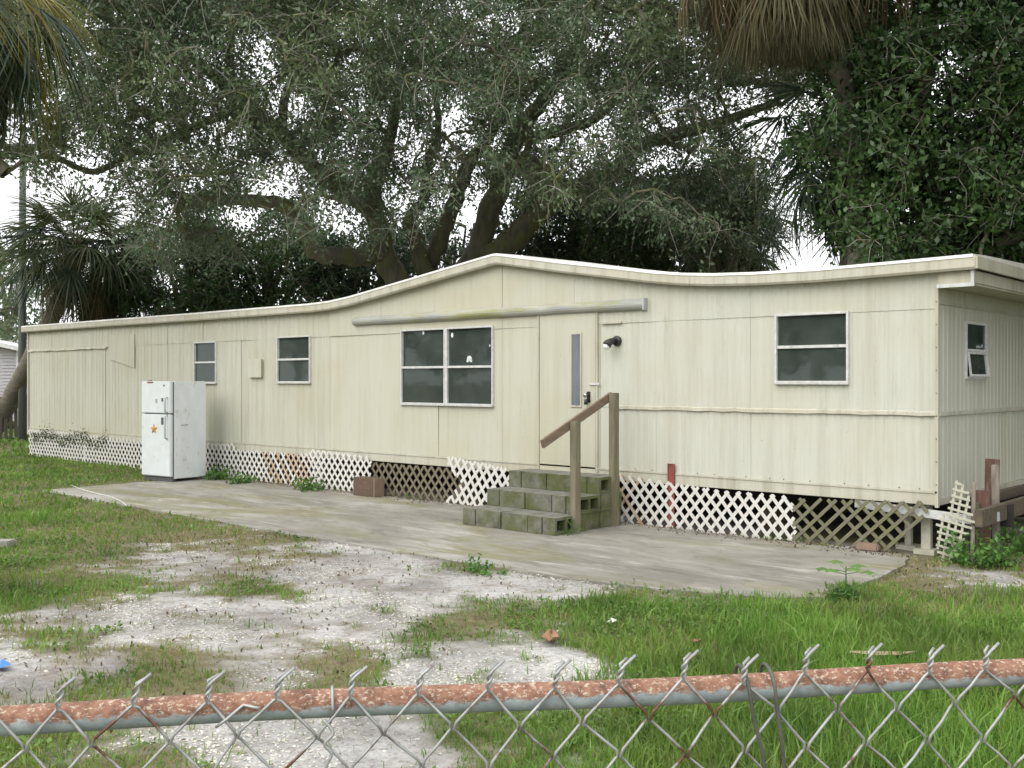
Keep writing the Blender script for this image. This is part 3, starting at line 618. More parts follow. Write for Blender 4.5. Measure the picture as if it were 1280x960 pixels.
for zz in (z0+.25, z1-.25):
    b_ = MB(); b_.tube([(x0-.004, -.03, zz-.05), (x0-.004, -.03, zz+.05)], .009, 8); obj('hinge', b_.mesh('hinge'), dr, 'trim_cream')
# porch lamp, unlit
c = wallp(769, 426, -.05); b_ = MB(); b_.tube([(c[0], -.003, c[1]), (c[0], -.03, c[1]), (c[0], -.035, c[1])], [.062, .062, .03], 16)
b_.tube([(c[0]-.005, -.02, c[1]), (c[0]-.02, -.09, c[1]), (c[0]-.045, -.13, c[1]-.03), (c[0]-.055, -.145, c[1]-.055)], [.03, .036, .05, .056], 14)
pl = obj('porch_lamp', b_.mesh('porch_lamp', True), home, 'black_metal')
b_ = MB(); b_.tube([(c[0]-.055, -.145, c[1]-.05), (c[0]-.060, -.152, c[1]-.085), (c[0]-.063, -.157, c[1]-.105)], [.04, .042, .015], 12); obj('bulb', b_.mesh('bulb', True), pl, 'sticker')
b_ = MB(); q = wallp(753, 404); q2 = wallp(778, 404); b_.box((q[0], -.03, q[1]-.012), (q2[0], -.006, q[1]+.012)); obj('trim_strip', b_.mesh('trim_strip'), home, 'trim_cream')
# wall vent flap
x0, x1, z0, z1 = px(314, 449.5, 329, 471); b_ = MB(); b_.box((x0, -.045, z0), (x1, 0, z1)); vt = obj('wall_vent', b_.mesh('wall_vent', bevel=.006), home, 'trim_cream')
b_ = MB(); b_.box((x0-.015, -.056, z0-.012), (x1+.015, -.0455, z1+.012)); obj('flap', b_.mesh('flap', bevel=.003), vt, 'siding_pale')
# underside: steel beams, block piers, jack posts, unseen far skirting
for y in (.55, 2.9):
    b_ = MB(); b_.box((XL+.3, y, ZB-.22), (.5, y+.10, ZB-.002)); obj('chassis_beam', b_.mesh('chassis_beam'), home, 'dark_void')
b_ = MB(); b_.box((XL+.02, .06, ZB-.004), (-.02, DEP-.02, ZB+.028)); obj('belly_board', b_.mesh('belly_board'), home, 'dark_void')
b_ = MB(); b_.box((XL, DEP-.03, .0), (0, DEP-.005, ZB)); obj('rear_blocking_skirt', b_.mesh('rear_blocking_skirt'), home, 'dark_void')  # solid unseen skirt, added to shut out light from behind
b_ = MB(); b_.box((XL, .1, .0), (XL+.03, DEP-.06, ZB)); obj('end_skirting', b_.mesh('end_skirting'), home, 'dark_void')
for x in np.arange(-19, -.5, 2.4):
    for y in (.5, 2.85):
        b_ = MB(); b_.box((x, y, -.02), (x+.4, y+.2, .10)); b_.box((x+.1, y-.1, .101), (x+.3, y+.3, .276)); obj('pier_block', b_.mesh('pier_block'), home, 'dark_wood')
for u, yy, rr_ in ((1158.5, .16, .045), (1136, .30, .03)):
    x, _ = wallp(u, 690, yy); b_ = MB(); b_.box((x-rr_, yy-.03, -.02), (x+rr_, yy+.03, ZB-.005)); b_.box((x-.10, yy-.09, .0), (x+.10, yy+.09, .05)); obj('support_post', b_.mesh('support_post'), home, 'old_plastic')
xa, za = wallp(1069, 640, .04); xb = .36
b_ = MB(); b_.bar((xa, .035, .455), (xb, -.02, .39), .02, .085); tag(obj('hanging_board', b_.mesh('hanging_board', bevel=.003), home, 'white_metal'), 'white board hanging under the near corner of the home')
b_ = MB(); b_.bar((xb, -.01, .39), (.47, .28, .41), .02, .085); obj('hanging_board', b_.mesh('hanging_board'), home, 'bare_metal')

# ------------------------------------------------------------------ lattice skirting
UB = MB().box((-.5, -.5, -.5), (.5, .5, .5)).mesh('slat', bevel=.02, seg=1)
SLATS = {}
def slat_mesh(m):
    if m not in SLATS:
        me = UB.copy(); me.name = 'slat'; me.materials.append(M[m]); SLATS[m] = me
    return SLATS[m]
def clip_line(poly, p, d):
    """pieces of the line p+t*d that lie in the polygon"""
    ts = []; n_ = len(poly)
    for i in range(n_):
        a = np.array(poly[i]); b = np.array(poly[(i+1) % n_]); e = b-a; den = d[0]*e[1]-d[1]*e[0]
        if abs(den) < 1e-9: continue
        w = a-p; t = (w[0]*e[1]-w[1]*e[0])/den; s = (w[0]*d[1]-w[1]*d[0])/den
        if 0 <= s < 1: ts.append(t)
    ts.sort(); return [(ts[i], ts[i+1]) for i in range(0, len(ts)-1, 2)]
def lattice(label, poly, y, m, angs=(50, -50), pitch=.105, w=.036, th=.009, lean=0.0, skip=0.0, seed=1, m2=None, m2x=None, group=None):
    """poly: outline in metres on the wall plane (x, z)"""
    r_ = random.Random(seed); P = np.array(poly); lo = P[:, 1].min()
    root = thing('lattice_panel', label, 'lattice', (P[:, 0].mean(), y, lo), (0, 0, 0), group)
    for li, ang in enumerate(angs):
        d = np.array([math.cos(math.radians(ang)), math.sin(math.radians(ang))]); nn = np.array([-d[1], d[0]])
        k = P@nn; q = math.ceil(k.min()/pitch)*pitch + .03
        while q < k.max()-.01:
            for t0, t1 in clip_line(poly, nn*q, d):
                if t1-t0 < .05 or r_.random() < skip: continue
                t0 -= r_.uniform(.0, .018); t1 += r_.uniform(0, .018)
                c = nn*q + d*(t0+t1)/2; yy = y + (li-.5)*(th+.0006)*-1
                mm = m2 if (m2 and m2x[0] < c[0] < m2x[1] and r_.random() < .8) else m
                o_ = obj('slat', slat_mesh(mm), root, None, (c[0]-P[:, 0].mean(), yy-y+lean*(c[1]-lo), c[1]-lo), (math.atan(-lean)*0, -math.radians(ang)+r_.uniform(-.012, .012), 0), (t1-t0, th, w), keep=False)
            q += pitch
    return root
def wp(pts, y): return [wallp(u, v, y) for u, v in pts]
yL = -.045
lattice('white lattice panel at the far end of the home, vines over its top', wp([(36,537),(108,542),(107,585),(37,574)], yL), yL, 'white_lattice', seed=1)
lattice('white lattice panel ending behind the left side of the old fridge', wp([(106,544),(190,552),(196,598),(150,593),(107,586)], yL), yL-.022, 'white_lattice', seed=2)
lattice('rust-stained white lattice panel just right of the old fridge', wp([(240,556),(292,555),(296,563),(402,569),(404,613),(330,606),(240,597)], yL), yL, 'white_lattice', seed=3, m2='rusty_lattice', m2x=(wallp(338,600)[0], wallp(388,600)[0]))
lattice('short white lattice panel overlapping its neighbour behind the brown box', wp([(388,562),(465,572),(464,599),(440,618),(398,610)], yL), yL-.024, 'white_lattice', seed=4)
lattice('dark weathered wood lattice panel under the large double window', wp([(466,579),(575,587),(590,637),(530,629),(466,617)], yL), yL, 'weathered_lattice', seed=5, pitch=.115, w=.036)
lattice('broken white lattice piece tilted against the concrete steps', wp([(553,570),(637,587),(637,606),(613,612),(606,637),(575,632),(556,630),(577,604)], -.11), -.11, 'white_lattice', angs=(47, -58), seed=6, pitch=.112, w=.042)
lattice('white lattice panel right of the stair rail with a red stake behind', wp([(767,592.5),(900,614),(990,622),(996,684),(880,674),(767,663)], yL), yL, 'white_lattice', seed=7, m2='rusty_lattice', m2x=(wallp(768,600)[0], wallp(800,600)[0]))
lattice('mossy grey wood lattice panel below the near corner of the home', wp([(992,624),(1168,629),(1150,650),(1102,696),(992,686)], yL), yL-.001, 'mossy_lattice', seed=8, pitch=.112, w=.035, angs=(-44, 44), skip=.06)
lattice('small weathered plastic grid piece leaning at the near corner', wp([(1195,600),(1209,612),(1217,653),(1213,664),(1188,701),(1172,699),(1172,651),(1184,640)], -.16), -.16, 'old_plastic', angs=(80, -12), pitch=.062, w=.022, th=.007, lean=0.0, seed=9)

# ------------------------------------------------------------------ concrete block steps
steps = thing('block_steps', 'three mossy steps of stacked concrete blocks below the door', 'steps', (-4.3, -.85, 0))
def block_mesh(sx=.193, core=True):
    """block on its side: the two cores run along x"""
    sy, sz = .395, .19; b = MB()
    ys = [0, .035, .035+.145, .035+.145+.035, sy-.035, sy]; zs = [0, .033, sz-.033, sz]
    full = [(y, z) for y in range(5) for z in range(3)]
    for (iy, iz) in full:
        if core and iz == 1 and iy in (1, 3): continue
        b.box((-sx/2, ys[iy]-sy/2, zs[iz]), (sx/2, ys[iy+1]-sy/2, zs[iz+1]))
    bm = bmesh.new(); me = b.mesh('block'); bm.from_mesh(me); bmesh.ops.remove_doubles(bm, verts=bm.verts, dist=1e-5)
    # drop the inner double faces
    seen = {}; kill = []
    for f in bm.faces:
        key = tuple(sorted(v.index for v in f.verts))
        if key in seen: kill += [f, seen[key]]
        else: seen[key] = f
    bmesh.ops.delete(bm, geom=list(set(kill)), context='FACES')
    bmesh.ops.recalc_face_normals(bm, faces=bm.faces)
    bm.to_mesh(me); bm.free(); me.materials.append(M['block']); return me
BK = block_mesh(); BS = block_mesh(.193, False); BK2 = block_mesh(.388)
sx0, sx1 = -4.95, -3.65
for row, yc in ((0, -1.27), (1, -.865), (2, -.46)):
    for lay in range(row+1):
        x = sx0 + random.uniform(-.015, .015); k = 0
        plain_end = lay < row
        lens = [.2, .4, .4, .2, .1] if (row+lay) % 2 == 0 else [.4, .2, .2, .4, .1]
        for L_ in lens:
            if L_ == .1: break
            me = BK if L_ == .2 else BK2
            o_ = obj('block', me, steps, None, (x+L_/2 + 4.3, yc+.85+random.uniform(-.006, .006), .014+lay*.193+random.uniform(0, .002)), (0, 0, random.uniform(-.012, .012)), None, keep=False)
            x += L_+.004
        o_ = obj('block', BS if plain_end else BK, steps, None, (x+.1-.005+4.3, yc+.85+random.uniform(-.008, .008), .014+lay*.193), (0, 0, random.uniform(-.02, .02)), (.9, 1, 1), keep=False)

# ------------------------------------------------------------------ wooden handrail
hx = -3.545
hr = thing('stair_handrail', 'weathered wooden handrail on two posts beside the block steps', 'handrail', (hx, -.78, 0))
b_ = MB(); b_.box((hx-.045, -1.17, -.05), (hx+.045, -1.08, 1.25)); obj('post', b_.mesh('post', bevel=.006), hr, 'post_wood')
b_ = MB(); b_.box((hx-.045, -.445, -.05), (hx+.045, -.355, 1.56)); obj('post', b_.mesh('post', bevel=.006), hr, 'post_wood')
b_ = MB(); b_.bar((hx-.066, -1.62, 1.015), (hx-.066, -.36, 1.525), .038, .095); obj('rail', b_.mesh('rail', bevel=.004), hr, 'rail_wood')
for y, z in ((-.40, 1.50), (-.385, 1.53), (-1.125, 1.21)):
    b_ = MB(); b_.tube([(hx-.045, y, z), (hx+.048, y, z)], .006, 8); obj('bolt', b_.mesh('bolt'), hr, 'black_metal')

# ------------------------------------------------------------------ old fridge
A = np.array([-12.05, -1.18]); fy = math.radians(8)
fr_ = thing('refrigerator', 'old scuffed white two-door refrigerator standing outdoors on the slab', 'refrigerator', (A[0], A[1], .012), (0, 0, fy))
fw, fd, fh = .76, .74, 1.68            # local: x from -fw to 0, y from 0 (doors) to fd
def fpart(name, mb, m, parent=None, bevel=0, smooth=False): return obj(name, mb.mesh(name, smooth, bevel), parent or fr_, m, keep=False)
fpart('cabinet', MB().box((-fw, .085, .05), (0, fd, fh)), 'fridge_side', bevel=.008)
fpart('gasket', MB().box((-fw+.012, .062, .09), (-.012, .086, fh-.01)), 'gasket')
fpart('kick_plate', MB().box((-fw+.02, .05, .0), (-.02, .10, .075)), 'gasket', bevel=.004)
for x in (-.06, -fw+.06):
    for y in (.14, fd-.06): fpart('foot', MB().tube([(x, y, 0), (x, y, .06)], .02, 8), 'gasket')
zf = fh-.545
d1 = fpart('freezer_door', MB().box((-fw, 0, zf+.008), (0, .062, fh)), 'fridge_white', bevel=.012)
d2 = fpart('fridge_door', MB().box((-fw, 0, .09), (0, .062, zf-.008)), 'fridge_white', bevel=.012)
def handle(par, za, zb):
    b = MB(); b.tube([(-.075, .0, za), (-.075, -.045, za+.02), (-.075, -.05, (za+zb)/2), (-.075, -.045, zb-.02), (-.075, 0, zb)], .013, 8)
    o_ = obj('handle', b.mesh('handle', True), par, 'grey_plastic', keep=False); return o_
handle(d1, zf+.02, zf+.28); handle(d2, zf-.42, zf-.02)
b = MB(); st = []
for i in range(10):
    r0 = .085 if i % 2 == 0 else .038; t = math.pi/2+i*math.pi/5; st.append((-.42+r0*math.cos(t), -.010, 1.0-.12+r0*math.sin(t)))
b.add(st+[(x, -.0005, z) for x, _, z in st]+[(-.42, -.022, .88)], [(i, (i+1) % 10, 20) for i in range(10)]+[(i, 10+i, 10+(i+1) % 10, (i+1) % 10) for i in range(10)])
tag(obj('star_magnet', b.mesh('star_magnet'), d2, 'gold', keep=False), 'five-pointed gold star on the fridge door')
for par, x, z, w, h, m_ in ((d1, -.52, fh-.02, .16, .022, 'red_paint'), (d1, -.36, fh-.33, .05, .07, 'grey_plastic'), (d1, -.20, fh-.31, .045, .06, 'gasket'), (d2, -.20, zf-.12, .06, .12, 'gasket'), (d1, -.16, fh-.07, .03, .03, 'gasket')):
    obj('magnet', MB().box((x-w/2, -.007, z-h/2), (x+w/2, -.0005, z+h/2)).mesh('magnet', bevel=.002), par, m_, keep=False)
fpart('hinge_cover', MB().box((-fw+.02, .02, fh+.001), (-fw+.14, .12, fh+.022)), 'grey_plastic', bevel=.005)
fpart('side_badge', MB().box((.0005, .22, fh*.56), (.006, .36, fh*.565)), 'red_wood')

# ------------------------------------------------------------------ small things by the wall
gx_, gy_ = gnd(457, 621)
bx = thing('wooden_box', 'brown weathered wooden box leaning on the lattice skirting', 'box', (gx_, gy_-.02, .012), (0, 0, math.radians(4)))
obj('body', MB().box((-.21, -.03, 0), (.21, .17, .27)).mesh('body', bevel=.006), bx, 'box_wood', keep=False)
obj('end_board', MB().box((.2105, -.03, 0), (.235, .17, .268)).mesh('end_board', bevel=.003), bx, 'brick_pink', keep=False)
sx_, _ = wallp(839, 590, -.03)
stk = MB(); stk.box((sx_-.045, -.032, -.02), (sx_+.045, -.024, .735)); stk.box((sx_-.045, -.0405, -.02), (sx_-.037, -.0325, .735)); stk.box((sx_+.037, -.0405, -.02), (sx_+.045, -.0325, .735)); stk.box((sx_-.05, -.0415, .7355), (sx_+.05, -.022, .742))
tag(obj('red_stake', stk.mesh('red_stake'), None, 'red_paint'), 'red metal stake standing behind the white lattice', 'stake')
gx_, gy_ = gnd(1085, 690)
b = MB().box((-.11, -.05, 0), (.11, .05, .075)); bk = obj('brick', b.mesh('brick', bevel=.015), None, 'brick_pink', (gx_, gy_, .012), (0, 0, .1)); tag(bk, 'pinkish loose brick beside the mossy grey lattice', 'brick')
# planks and timber past the near corner
def plank(label, a, b_, w, h, m_, up=(0, 0, 1), nm='plank'):
    o_ = obj(nm, MB().bar(a, b_, w, h, up).mesh(nm, bevel=.005), None, m_); tag(o_, label, 'timber', 'boards piled past the near corner'); return o_
def ez(u, v, x): 
    y, z = endp(u, v, x); return (x, y, z)
X = .30
y_, _ = endp(1238, 640, X); plank('tall red-brown board standing upright past the near corner', (X, y_, -.03), (X+.02, y_, 0.93), .035, .13, 'red_wood', (1, 0, 0))
y_, _ = endp(1244, 640, X+.06); plank('grey board standing against the tall red-brown board', (X+.07, y_, -.03), (X+.06, y_, .88), .03, .07, 'grey_wood', (1, 0, 0))
y_, _ = endp(1227, 660, X); plank('short red-brown board standing nearest the corner of the home', (X, y_, -.03), (X, y_+.02, .64), .04, .16, 'red_wood', (1, 0, 0))
y_, _ = endp(1216, 640, X+.05); plank('thin slanting grey stick by the grid piece', (X+.06, y_-.05, -.02), (X+.04, y_+.06, .75), .02, .035, 'grey_wood', (1, 0, 0))
ya, za = endp(1222, 645, X+.12); yb, zb = endp(1278, 641, X+.12)
plank('thick dark beam lying level past the near corner', (X+.13, ya, .43), (X+.13, yb+.9, .43), .07, .16, 'dark_wood', nm='timber_beam')
plank('upper dark beam lying level behind the upright boards', (X-.13, ya+.9, .50), (X-.13, yb+.9, .50), .07, .10, 'dark_wood', nm='timber_beam')
for q, lb in ((ya+.30, 'short dark post under the near end of the thick beam'), (yb+.75, 'short dark post under the far end of the thick beam')):
    plank(lb, (X+.02, q, -.03), (X+.02, q, .54), .07, .07, 'dark_wood', (1, 0, 0), 'stub_post')
# ground scraps
def curl(name, label, cat, u, v, L_, w, m_, yaw, lift=.02, seed=0):
    r_ = random.Random(seed); x, y = gnd(u, v); k = 7; vs = []
    for i in range(k):
        t = i/(k-1); ww = w*math.sin(math.pi*min(1, .12+t*.85))
        for j in (-1, -.5, 0, .5, 1): vs.append((L_*(t-.5), j*ww/2, .012+lift*(abs(j)**1.5)+lift*.8*(t-.5)**2*4+r_.uniform(0, .003)))
    b = MB(); b.add(vs, [(5*i+j, 5*i+5+j, 5*i+6+j, 5*i+1+j) for i in range(k-1) for j in range(4)])
    me = b.mesh(name, True); o_ = obj(name, me, None, m_, (x, y, float(height(np.array([[x, y]]))[0])+.005), (0, 0, yaw)); sm = o_.modifiers.new('t', 'SOLIDIFY'); sm.thickness = .003
    return tag(o_, label, cat)
curl('fallen_leaf', 'large curled brown leaf on the bare sand', 'leaf', 688, 803, .22, .11, 'dead_leaf', 2.2, .03, 1)
curl('bark_strip', 'long tan strip of fallen palm stem in the grass', 'palm stem', 1105, 833, .40, .085, 'dead_frond_piece', .75, .012, 2).location.z += .055   # lies on top of the grass
curl('fallen_leaf', 'small rusty curled leaf in the grass left of the palm stem', 'leaf', 868, 806, .09, .06, 'dead_leaf', .4, .02, 3)
x, y = gnd(764, 782); tag(obj('paper_scrap', MB().add([(-.03, -.02, 0), (.03, -.025, .012), (.035, .02, .02), (-.025, .025, .006), (0, 0, .035)], [(0,1,4),(1,2,4),(2,3,4),(3,0,4),(3,2,1,0)]).mesh('paper_scrap'), None, 'sticker', (x, y, .02)), 'small white scrap of litter at the edge of the grass', 'litter')
x, y = gnd(3, 836); tag(obj('plastic_scrap', MB().add([(-.06, -.04, 0), (.05, -.045, .01), (.06, .03, .02), (-.05, .04, .01), (0, 0, .05)], [(0,1,4),(1,2,4),(2,3,4),(3,0,4),(3,2,1,0)]).mesh('plastic_scrap'), None, 'blue_plastic', (x, y, .01)), 'bright blue plastic scrap on the dark sand', 'litter')
x, y = gnd(4, 686); tag(obj('concrete_chunk', MB().box((-.22, -.09, -.02), (.10, .09, .08)).mesh('concrete_chunk', bevel=.012), None, 'concrete', (x, y, .01), (0, 0, .7)), 'low concrete chunk lying in the grass at the left', 'concrete block')
q = [gnd(u, v, .02) for u, v in ((88,606),(100,611),(122,617),(140,621),(154,628),(158,632))]
tag(obj('pale_slab_line', MB().tube([(x, y, .02) for x, y in q], .005, 6).mesh('pale_slab_line', True), None, 'sticker'), 'thin raised line for the pale crack at the far corner of the slab', 'crack')  # thin tube added to draw the slab's pale crack line

# ------------------------------------------------------------------ far left: neighbour, wooden fence, pole
hc = pt(24, 500, 36)
nb = thing('neighbour_house', 'pale grey clapboard neighbour house behind the far end', 'house', (hc[0], hc[1], 0), (0, 0, YAW+.12))
for i in range(22):
    z = .3+i*.115
    b = MB(); b.add([(-9, 0, z), (0, 0, z), (0, -.006, z+.112), (-9, -.006, z+.112), (-9, .05, z), (0, .05, z), (0, .05, z+.112), (-9, .05, z+.112)][:8], [(0,1,2,3),(4,7,6,5),(1,5,6,2),(0,4,5,1),(3,2,6,7),(0,3,7,4)])
    for k in (0, 1): b.v[k] = (b.v[k][0], -.028, b.v[k][2])
    obj('clapboard', b.mesh('clapboard'), nb, 'vinyl', keep=False)
obj('side_wall', MB().box((-.05, .051, 0), (0, 6, 2.84)).mesh('side_wall'), nb, 'vinyl', keep=False)
obj('corner_board', MB().box((-.09, -.045, .1), (.03, .049, 2.86)).mesh('corner_board'), nb, 'vinyl_white', keep=False)
b = MB(); b.add([(-9, -.35, 4.9), (.35, -.35, 2.84), (.35, 6.4, 2.84), (-9, 6.4, 4.9), (-9, -.35, 4.75), (.35, -.35, 2.69), (.35, 6.4, 2.69), (-9, 6.4, 4.75)], [(0,1,2,3),(7,6,5,4),(0,4,5,1),(1,5,6,2),(2,6,7,3),(3,7,4,0)])
obj('roof', b.mesh('roof'), nb, 'vinyl_white', keep=False)
b = MB(); b.add([(-9, 0, 2.84), (0, 0, 2.84), (-9, 0, 4.74), (-9, .05, 2.84), (0, .05, 2.84), (-9, .05, 4.74)], [(0,1,2),(5,4,3),(0,3,4,1),(1,4,5,2),(2,5,3,0)])
obj('gable', b.mesh('gable'), nb, 'vinyl', keep=False)

fa = pt(-60, 553, 28.5); fb = pt(60, 553, 30.5)
fen = thing('wooden_fence', 'dark wooden picket fence beyond the far end of the home', 'fence', (fa[0], fa[1], 0))
L_ = np.linalg.norm((fb-fa)[:2]); e = (fb-fa)[:2]/L_; k = 0; s = 0.0
while s < L_:
    q = fa[:2]+e*s; h = 1.25+random.uniform(-.05, .05); w = .09
    b = MB(); b.bar((q[0], q[1], -.05), (q[0]+random.uniform(-.02, .02), q[1], h), w, .02, (-e[1], e[0], 0)); obj('picket', b.mesh('picket'), fen, 'picket'); s += .145
for z in (.35, .95):
    b = MB(); b.bar((fa[0]-e[1]*.04, fa[1]+e[0]*.04, z), (fb[0]-e[1]*.04, fb[1]+e[0]*.04, z), .04, .08); obj('rail', b.mesh('rail'), fen, 'picket')
pp = pt(28, 552, 29.2)
up = thing('utility_pole', 'grey-green wooden utility pole at the far left corner', 'utility pole', (pp[0], pp[1], 0))
obj('pole', MB().tube([(pp[0], pp[1], -.2), (pp[0], pp[1], 4), (pp[0]+.03, pp[1], 9.0)], [.12, .105, .085], 12).mesh('pole', True), up, 'pole_wood')
obj('crossarm', MB().bar((pp[0]-.7, pp[1]-.62, 8.4), (pp[0]+.7, pp[1]+.62, 8.4), .09, .11).mesh('crossarm'), up, 'pole_wood')
for sg in (-1, 1):
    c0 = Vector((pp[0]+.6*sg, pp[1]+.53*sg, 8.5)); c1 = c0+Vector((-30, -16, .3)); c1b = c0 + Vector((22, 34, 0))
    for q in (c1, c1b):
        pts = [c0.lerp(q, i/12) - Vector((0, 0, 1.1*(1-(2*i/12-1)**2))) for i in range(13)]
        obj('wire', MB().tube(pts, .012, 4).mesh('wire', True), up, 'black_metal')

# ------------------------------------------------------------------ trees
def unit(v): return v/np.maximum(np.linalg.norm(v, axis=-1, keepdims=True), 1e-9)
def leaf_mesh(name, C, L, W, r_, droop=.25, up=.6):
    """one bent quad per leaf"""
    n_ = len(C); d = r_.normal(size=(n_, 3)); d[:, 2] -= droop*1.5; d = unit(d)
    nn = r_.normal(size=(n_, 3)); nn[:, 2] += up*2; s = unit(np.cross(d, nn)); nn = np.cross(s, d)
    l = (L*r_.uniform(.65, 1.25, n_))[:, None]; w = (W*r_.uniform(.7, 1.25, n_))[:, None]
    V = np.stack([C-d*l*.5, C+s*w*.5-nn*w*.12-d*l*.05, C+d*l*.5-nn*l*.12, C-s*w*.5-nn*w*.12-d*l*.05], 1)
    return arr_mesh(name, V.reshape(-1, 3), np.arange(n_*4).reshape(-1, 4))
def prisms(A, B, ra, rb, n=4):
    A = np.asarray(A); B = np.asarray(B); m_ = len(A); d = unit(B-A); ref = np.tile([0., 0, 1], (m_, 1)); ref[np.abs(d[:, 2]) > .9] = (1, 0, 0)
    a = unit(np.cross(d, ref)); b = np.cross(d, a); V = []
    for c, r0 in ((A, ra), (B, rb)):
        for k in range(n):
            t = 2*math.pi*k/n; V.append(c+(a*math.cos(t)+b*math.sin(t))*np.asarray(r0)[:, None])
    V = np.stack(V, 1); base = np.arange(m_)[:, None]*2*n; F_ = []
    for k in range(n): F_.append(base+np.array([[k, (k+1) % n, n+(k+1) % n, n+k]]))
    return V.reshape(-1, 3), np.concatenate(F_)
def smooth_line(P, k=5):
    P = np.array(P, float); out = []
    for i in range(len(P)-1):
        p0, p1, p2, p3 = P[max(i-1, 0)], P[i], P[i+1], P[min(i+2, len(P)-1)]
        for j in range(k):
            t = j/k; out.append(.5*((2*p1)+(-p0+p2)*t+(2*p0-5*p1+4*p2-p3)*t*t+(-p0+3*p1-3*p2+p3)*t**3))
    out.append(P[-1]); return np.array(out)
def tree(name, label, cat, base, limbs, centers, leafm, L, W, per, cr, seed, twigs=5, bark='bark', group=None, droop=.25, thin=.010, crown_leaf=1.0, twigm='twig'):
    """limbs: list of (n,4) arrays x,y,z,r. centers: clumps of foliage, each joined to the wood by a branch"""
    r_ = np.random.default_rng(seed); root = thing(name, label, cat, base, (0, 0, 0), group)
    mb = MB(); nod = []
    for Lm in limbs:
        S = smooth_line(Lm, 5); S[:, :3] += (r_.normal(0, 1, (len(S), 3)))*np.minimum(.12*S[:, 3:4], .05)
        mb.tube([tuple(q[:3]) for q in S], [float(q[3])*r_.uniform(.93, 1.07) for q in S], 9); nod.append(S[2:, :3])
    trunk = obj('trunk', mb.mesh('trunk', True), root, bark)
    nodes_ = np.concatenate(nod); NP = [nodes_]; par = [-1]*len(nodes_)
    allp = nodes_.copy(); cap = len(nodes_)+len(centers)*3+5; buf = np.zeros((cap, 3)); buf[:len(nodes_)] = nodes_; cnt = len(nodes_); nl = cnt
    dist = np.array([np.min(((nodes_-c)**2).sum(1)) for c in centers]); order = np.argsort(dist); parent = np.full(cap, -1); tips = np.zeros(len(centers), int)
    for ci in order:
        c = centers[ci]; dd = ((buf[:cnt]-c)**2).sum(1); j = int(np.argmin(dd)); p0 = buf[j]; ln = math.sqrt(dd[j])
        prev = j
        for t in (.36, .7, 1.0):
            q = p0+(c-p0)*t+r_.normal(0, .07*ln*(1 if t < 1 else 0), 3)+np.array([0, 0, .10*ln*math.sin(t*math.pi)])
            buf[cnt] = q; parent[cnt] = prev; prev = cnt; cnt += 1
    w = np.zeros(cap); 
    for i in range(cnt-1, nl-1, -1):
        w[i] += .34; 
        if parent[i] >= nl: w[parent[i]] += w[i]
    idx = np.arange(nl, cnt); rad = thin*np.sqrt(w[idx]+.4); pr_ = parent[idx]
    rpar = np.where(pr_ >= nl, thin*np.sqrt(w[pr_]+.4), np.minimum(rad*1.35, .14))
    V, F_ = prisms(buf[pr_], buf[idx], np.minimum(np.maximum(rad, np.minimum(rpar, rad*1.5)), .15), np.minimum(rad, .14), 5)
    tag(obj('branches', arr_mesh('branches', V, F_, True), root, bark), kind='stuff')
    # twigs and leaves
    K = len(centers); TC = np.repeat(np.asarray(centers), twigs, 0); td = unit(r_.normal(size=(K*twigs, 3))+np.array([0, 0, -.15])); tl = r_.uniform(.5, 1.15, (K*twigs, 1))*cr
    mid = TC+td*tl*.5+r_.normal(0, .05*cr, (K*twigs, 3)); end = TC+td*tl+np.array([0, 0, -1])*tl*droop*.6
    V, F_ = prisms(np.concatenate([TC, mid]), np.concatenate([mid, end]), np.full(2*K*twigs, thin*.75), np.concatenate([np.full(K*twigs, thin*.6), np.full(K*twigs, thin*.3)]), 3)
    tag(obj('twigs', arr_mesh('twigs', V, F_), root, twigm), kind='stuff')
    nL = K*per; ti = r_.integers(0, K*twigs, nL); f = r_.beta(2.2, 1.3, nL)[:, None]
    C = np.where(f < .5, TC[ti]+(mid[ti]-TC[ti])*f*2, mid[ti]+(end[ti]-mid[ti])*(f*2-1)) + r_.normal(0, .16*cr, (nL, 3))
    cro = obj('crown', leaf_mesh('crown', C, L, W, r_, droop), root, leafm)
    return root
def limb(pxs): return np.array([[*pt(u, v, d), r] for u, v, d, r in pxs])
def clumps(n_, box, r_, keep=None, thr=.40, nscale=.35, seed=0, shape=None):
    """points spread through the crown's volume, thinned by a slow noise so the crown has holes"""
    u0, u1, v0, v1, d0, d1 = box; out = []; tot = 0
    while tot < n_:
        k = n_*3; u = r_.uniform(u0, u1, k); v = r_.uniform(v0, v1, k); d = r_.uniform(d0, d1, k)
        P = CAM+d[:, None]*(D+((u-CX)/F)[:, None]*R); P[:, 2] += (HZ-v)/F*d
        ok = noise(P, nscale, seed, 3) > thr
        if shape is not None: ok &= shape(u, v, d)
        if keep is not None: ok &= keep(u, v, d)
        out.append(P[ok]); tot += ok.sum()
    return np.concatenate(out)[:n_]

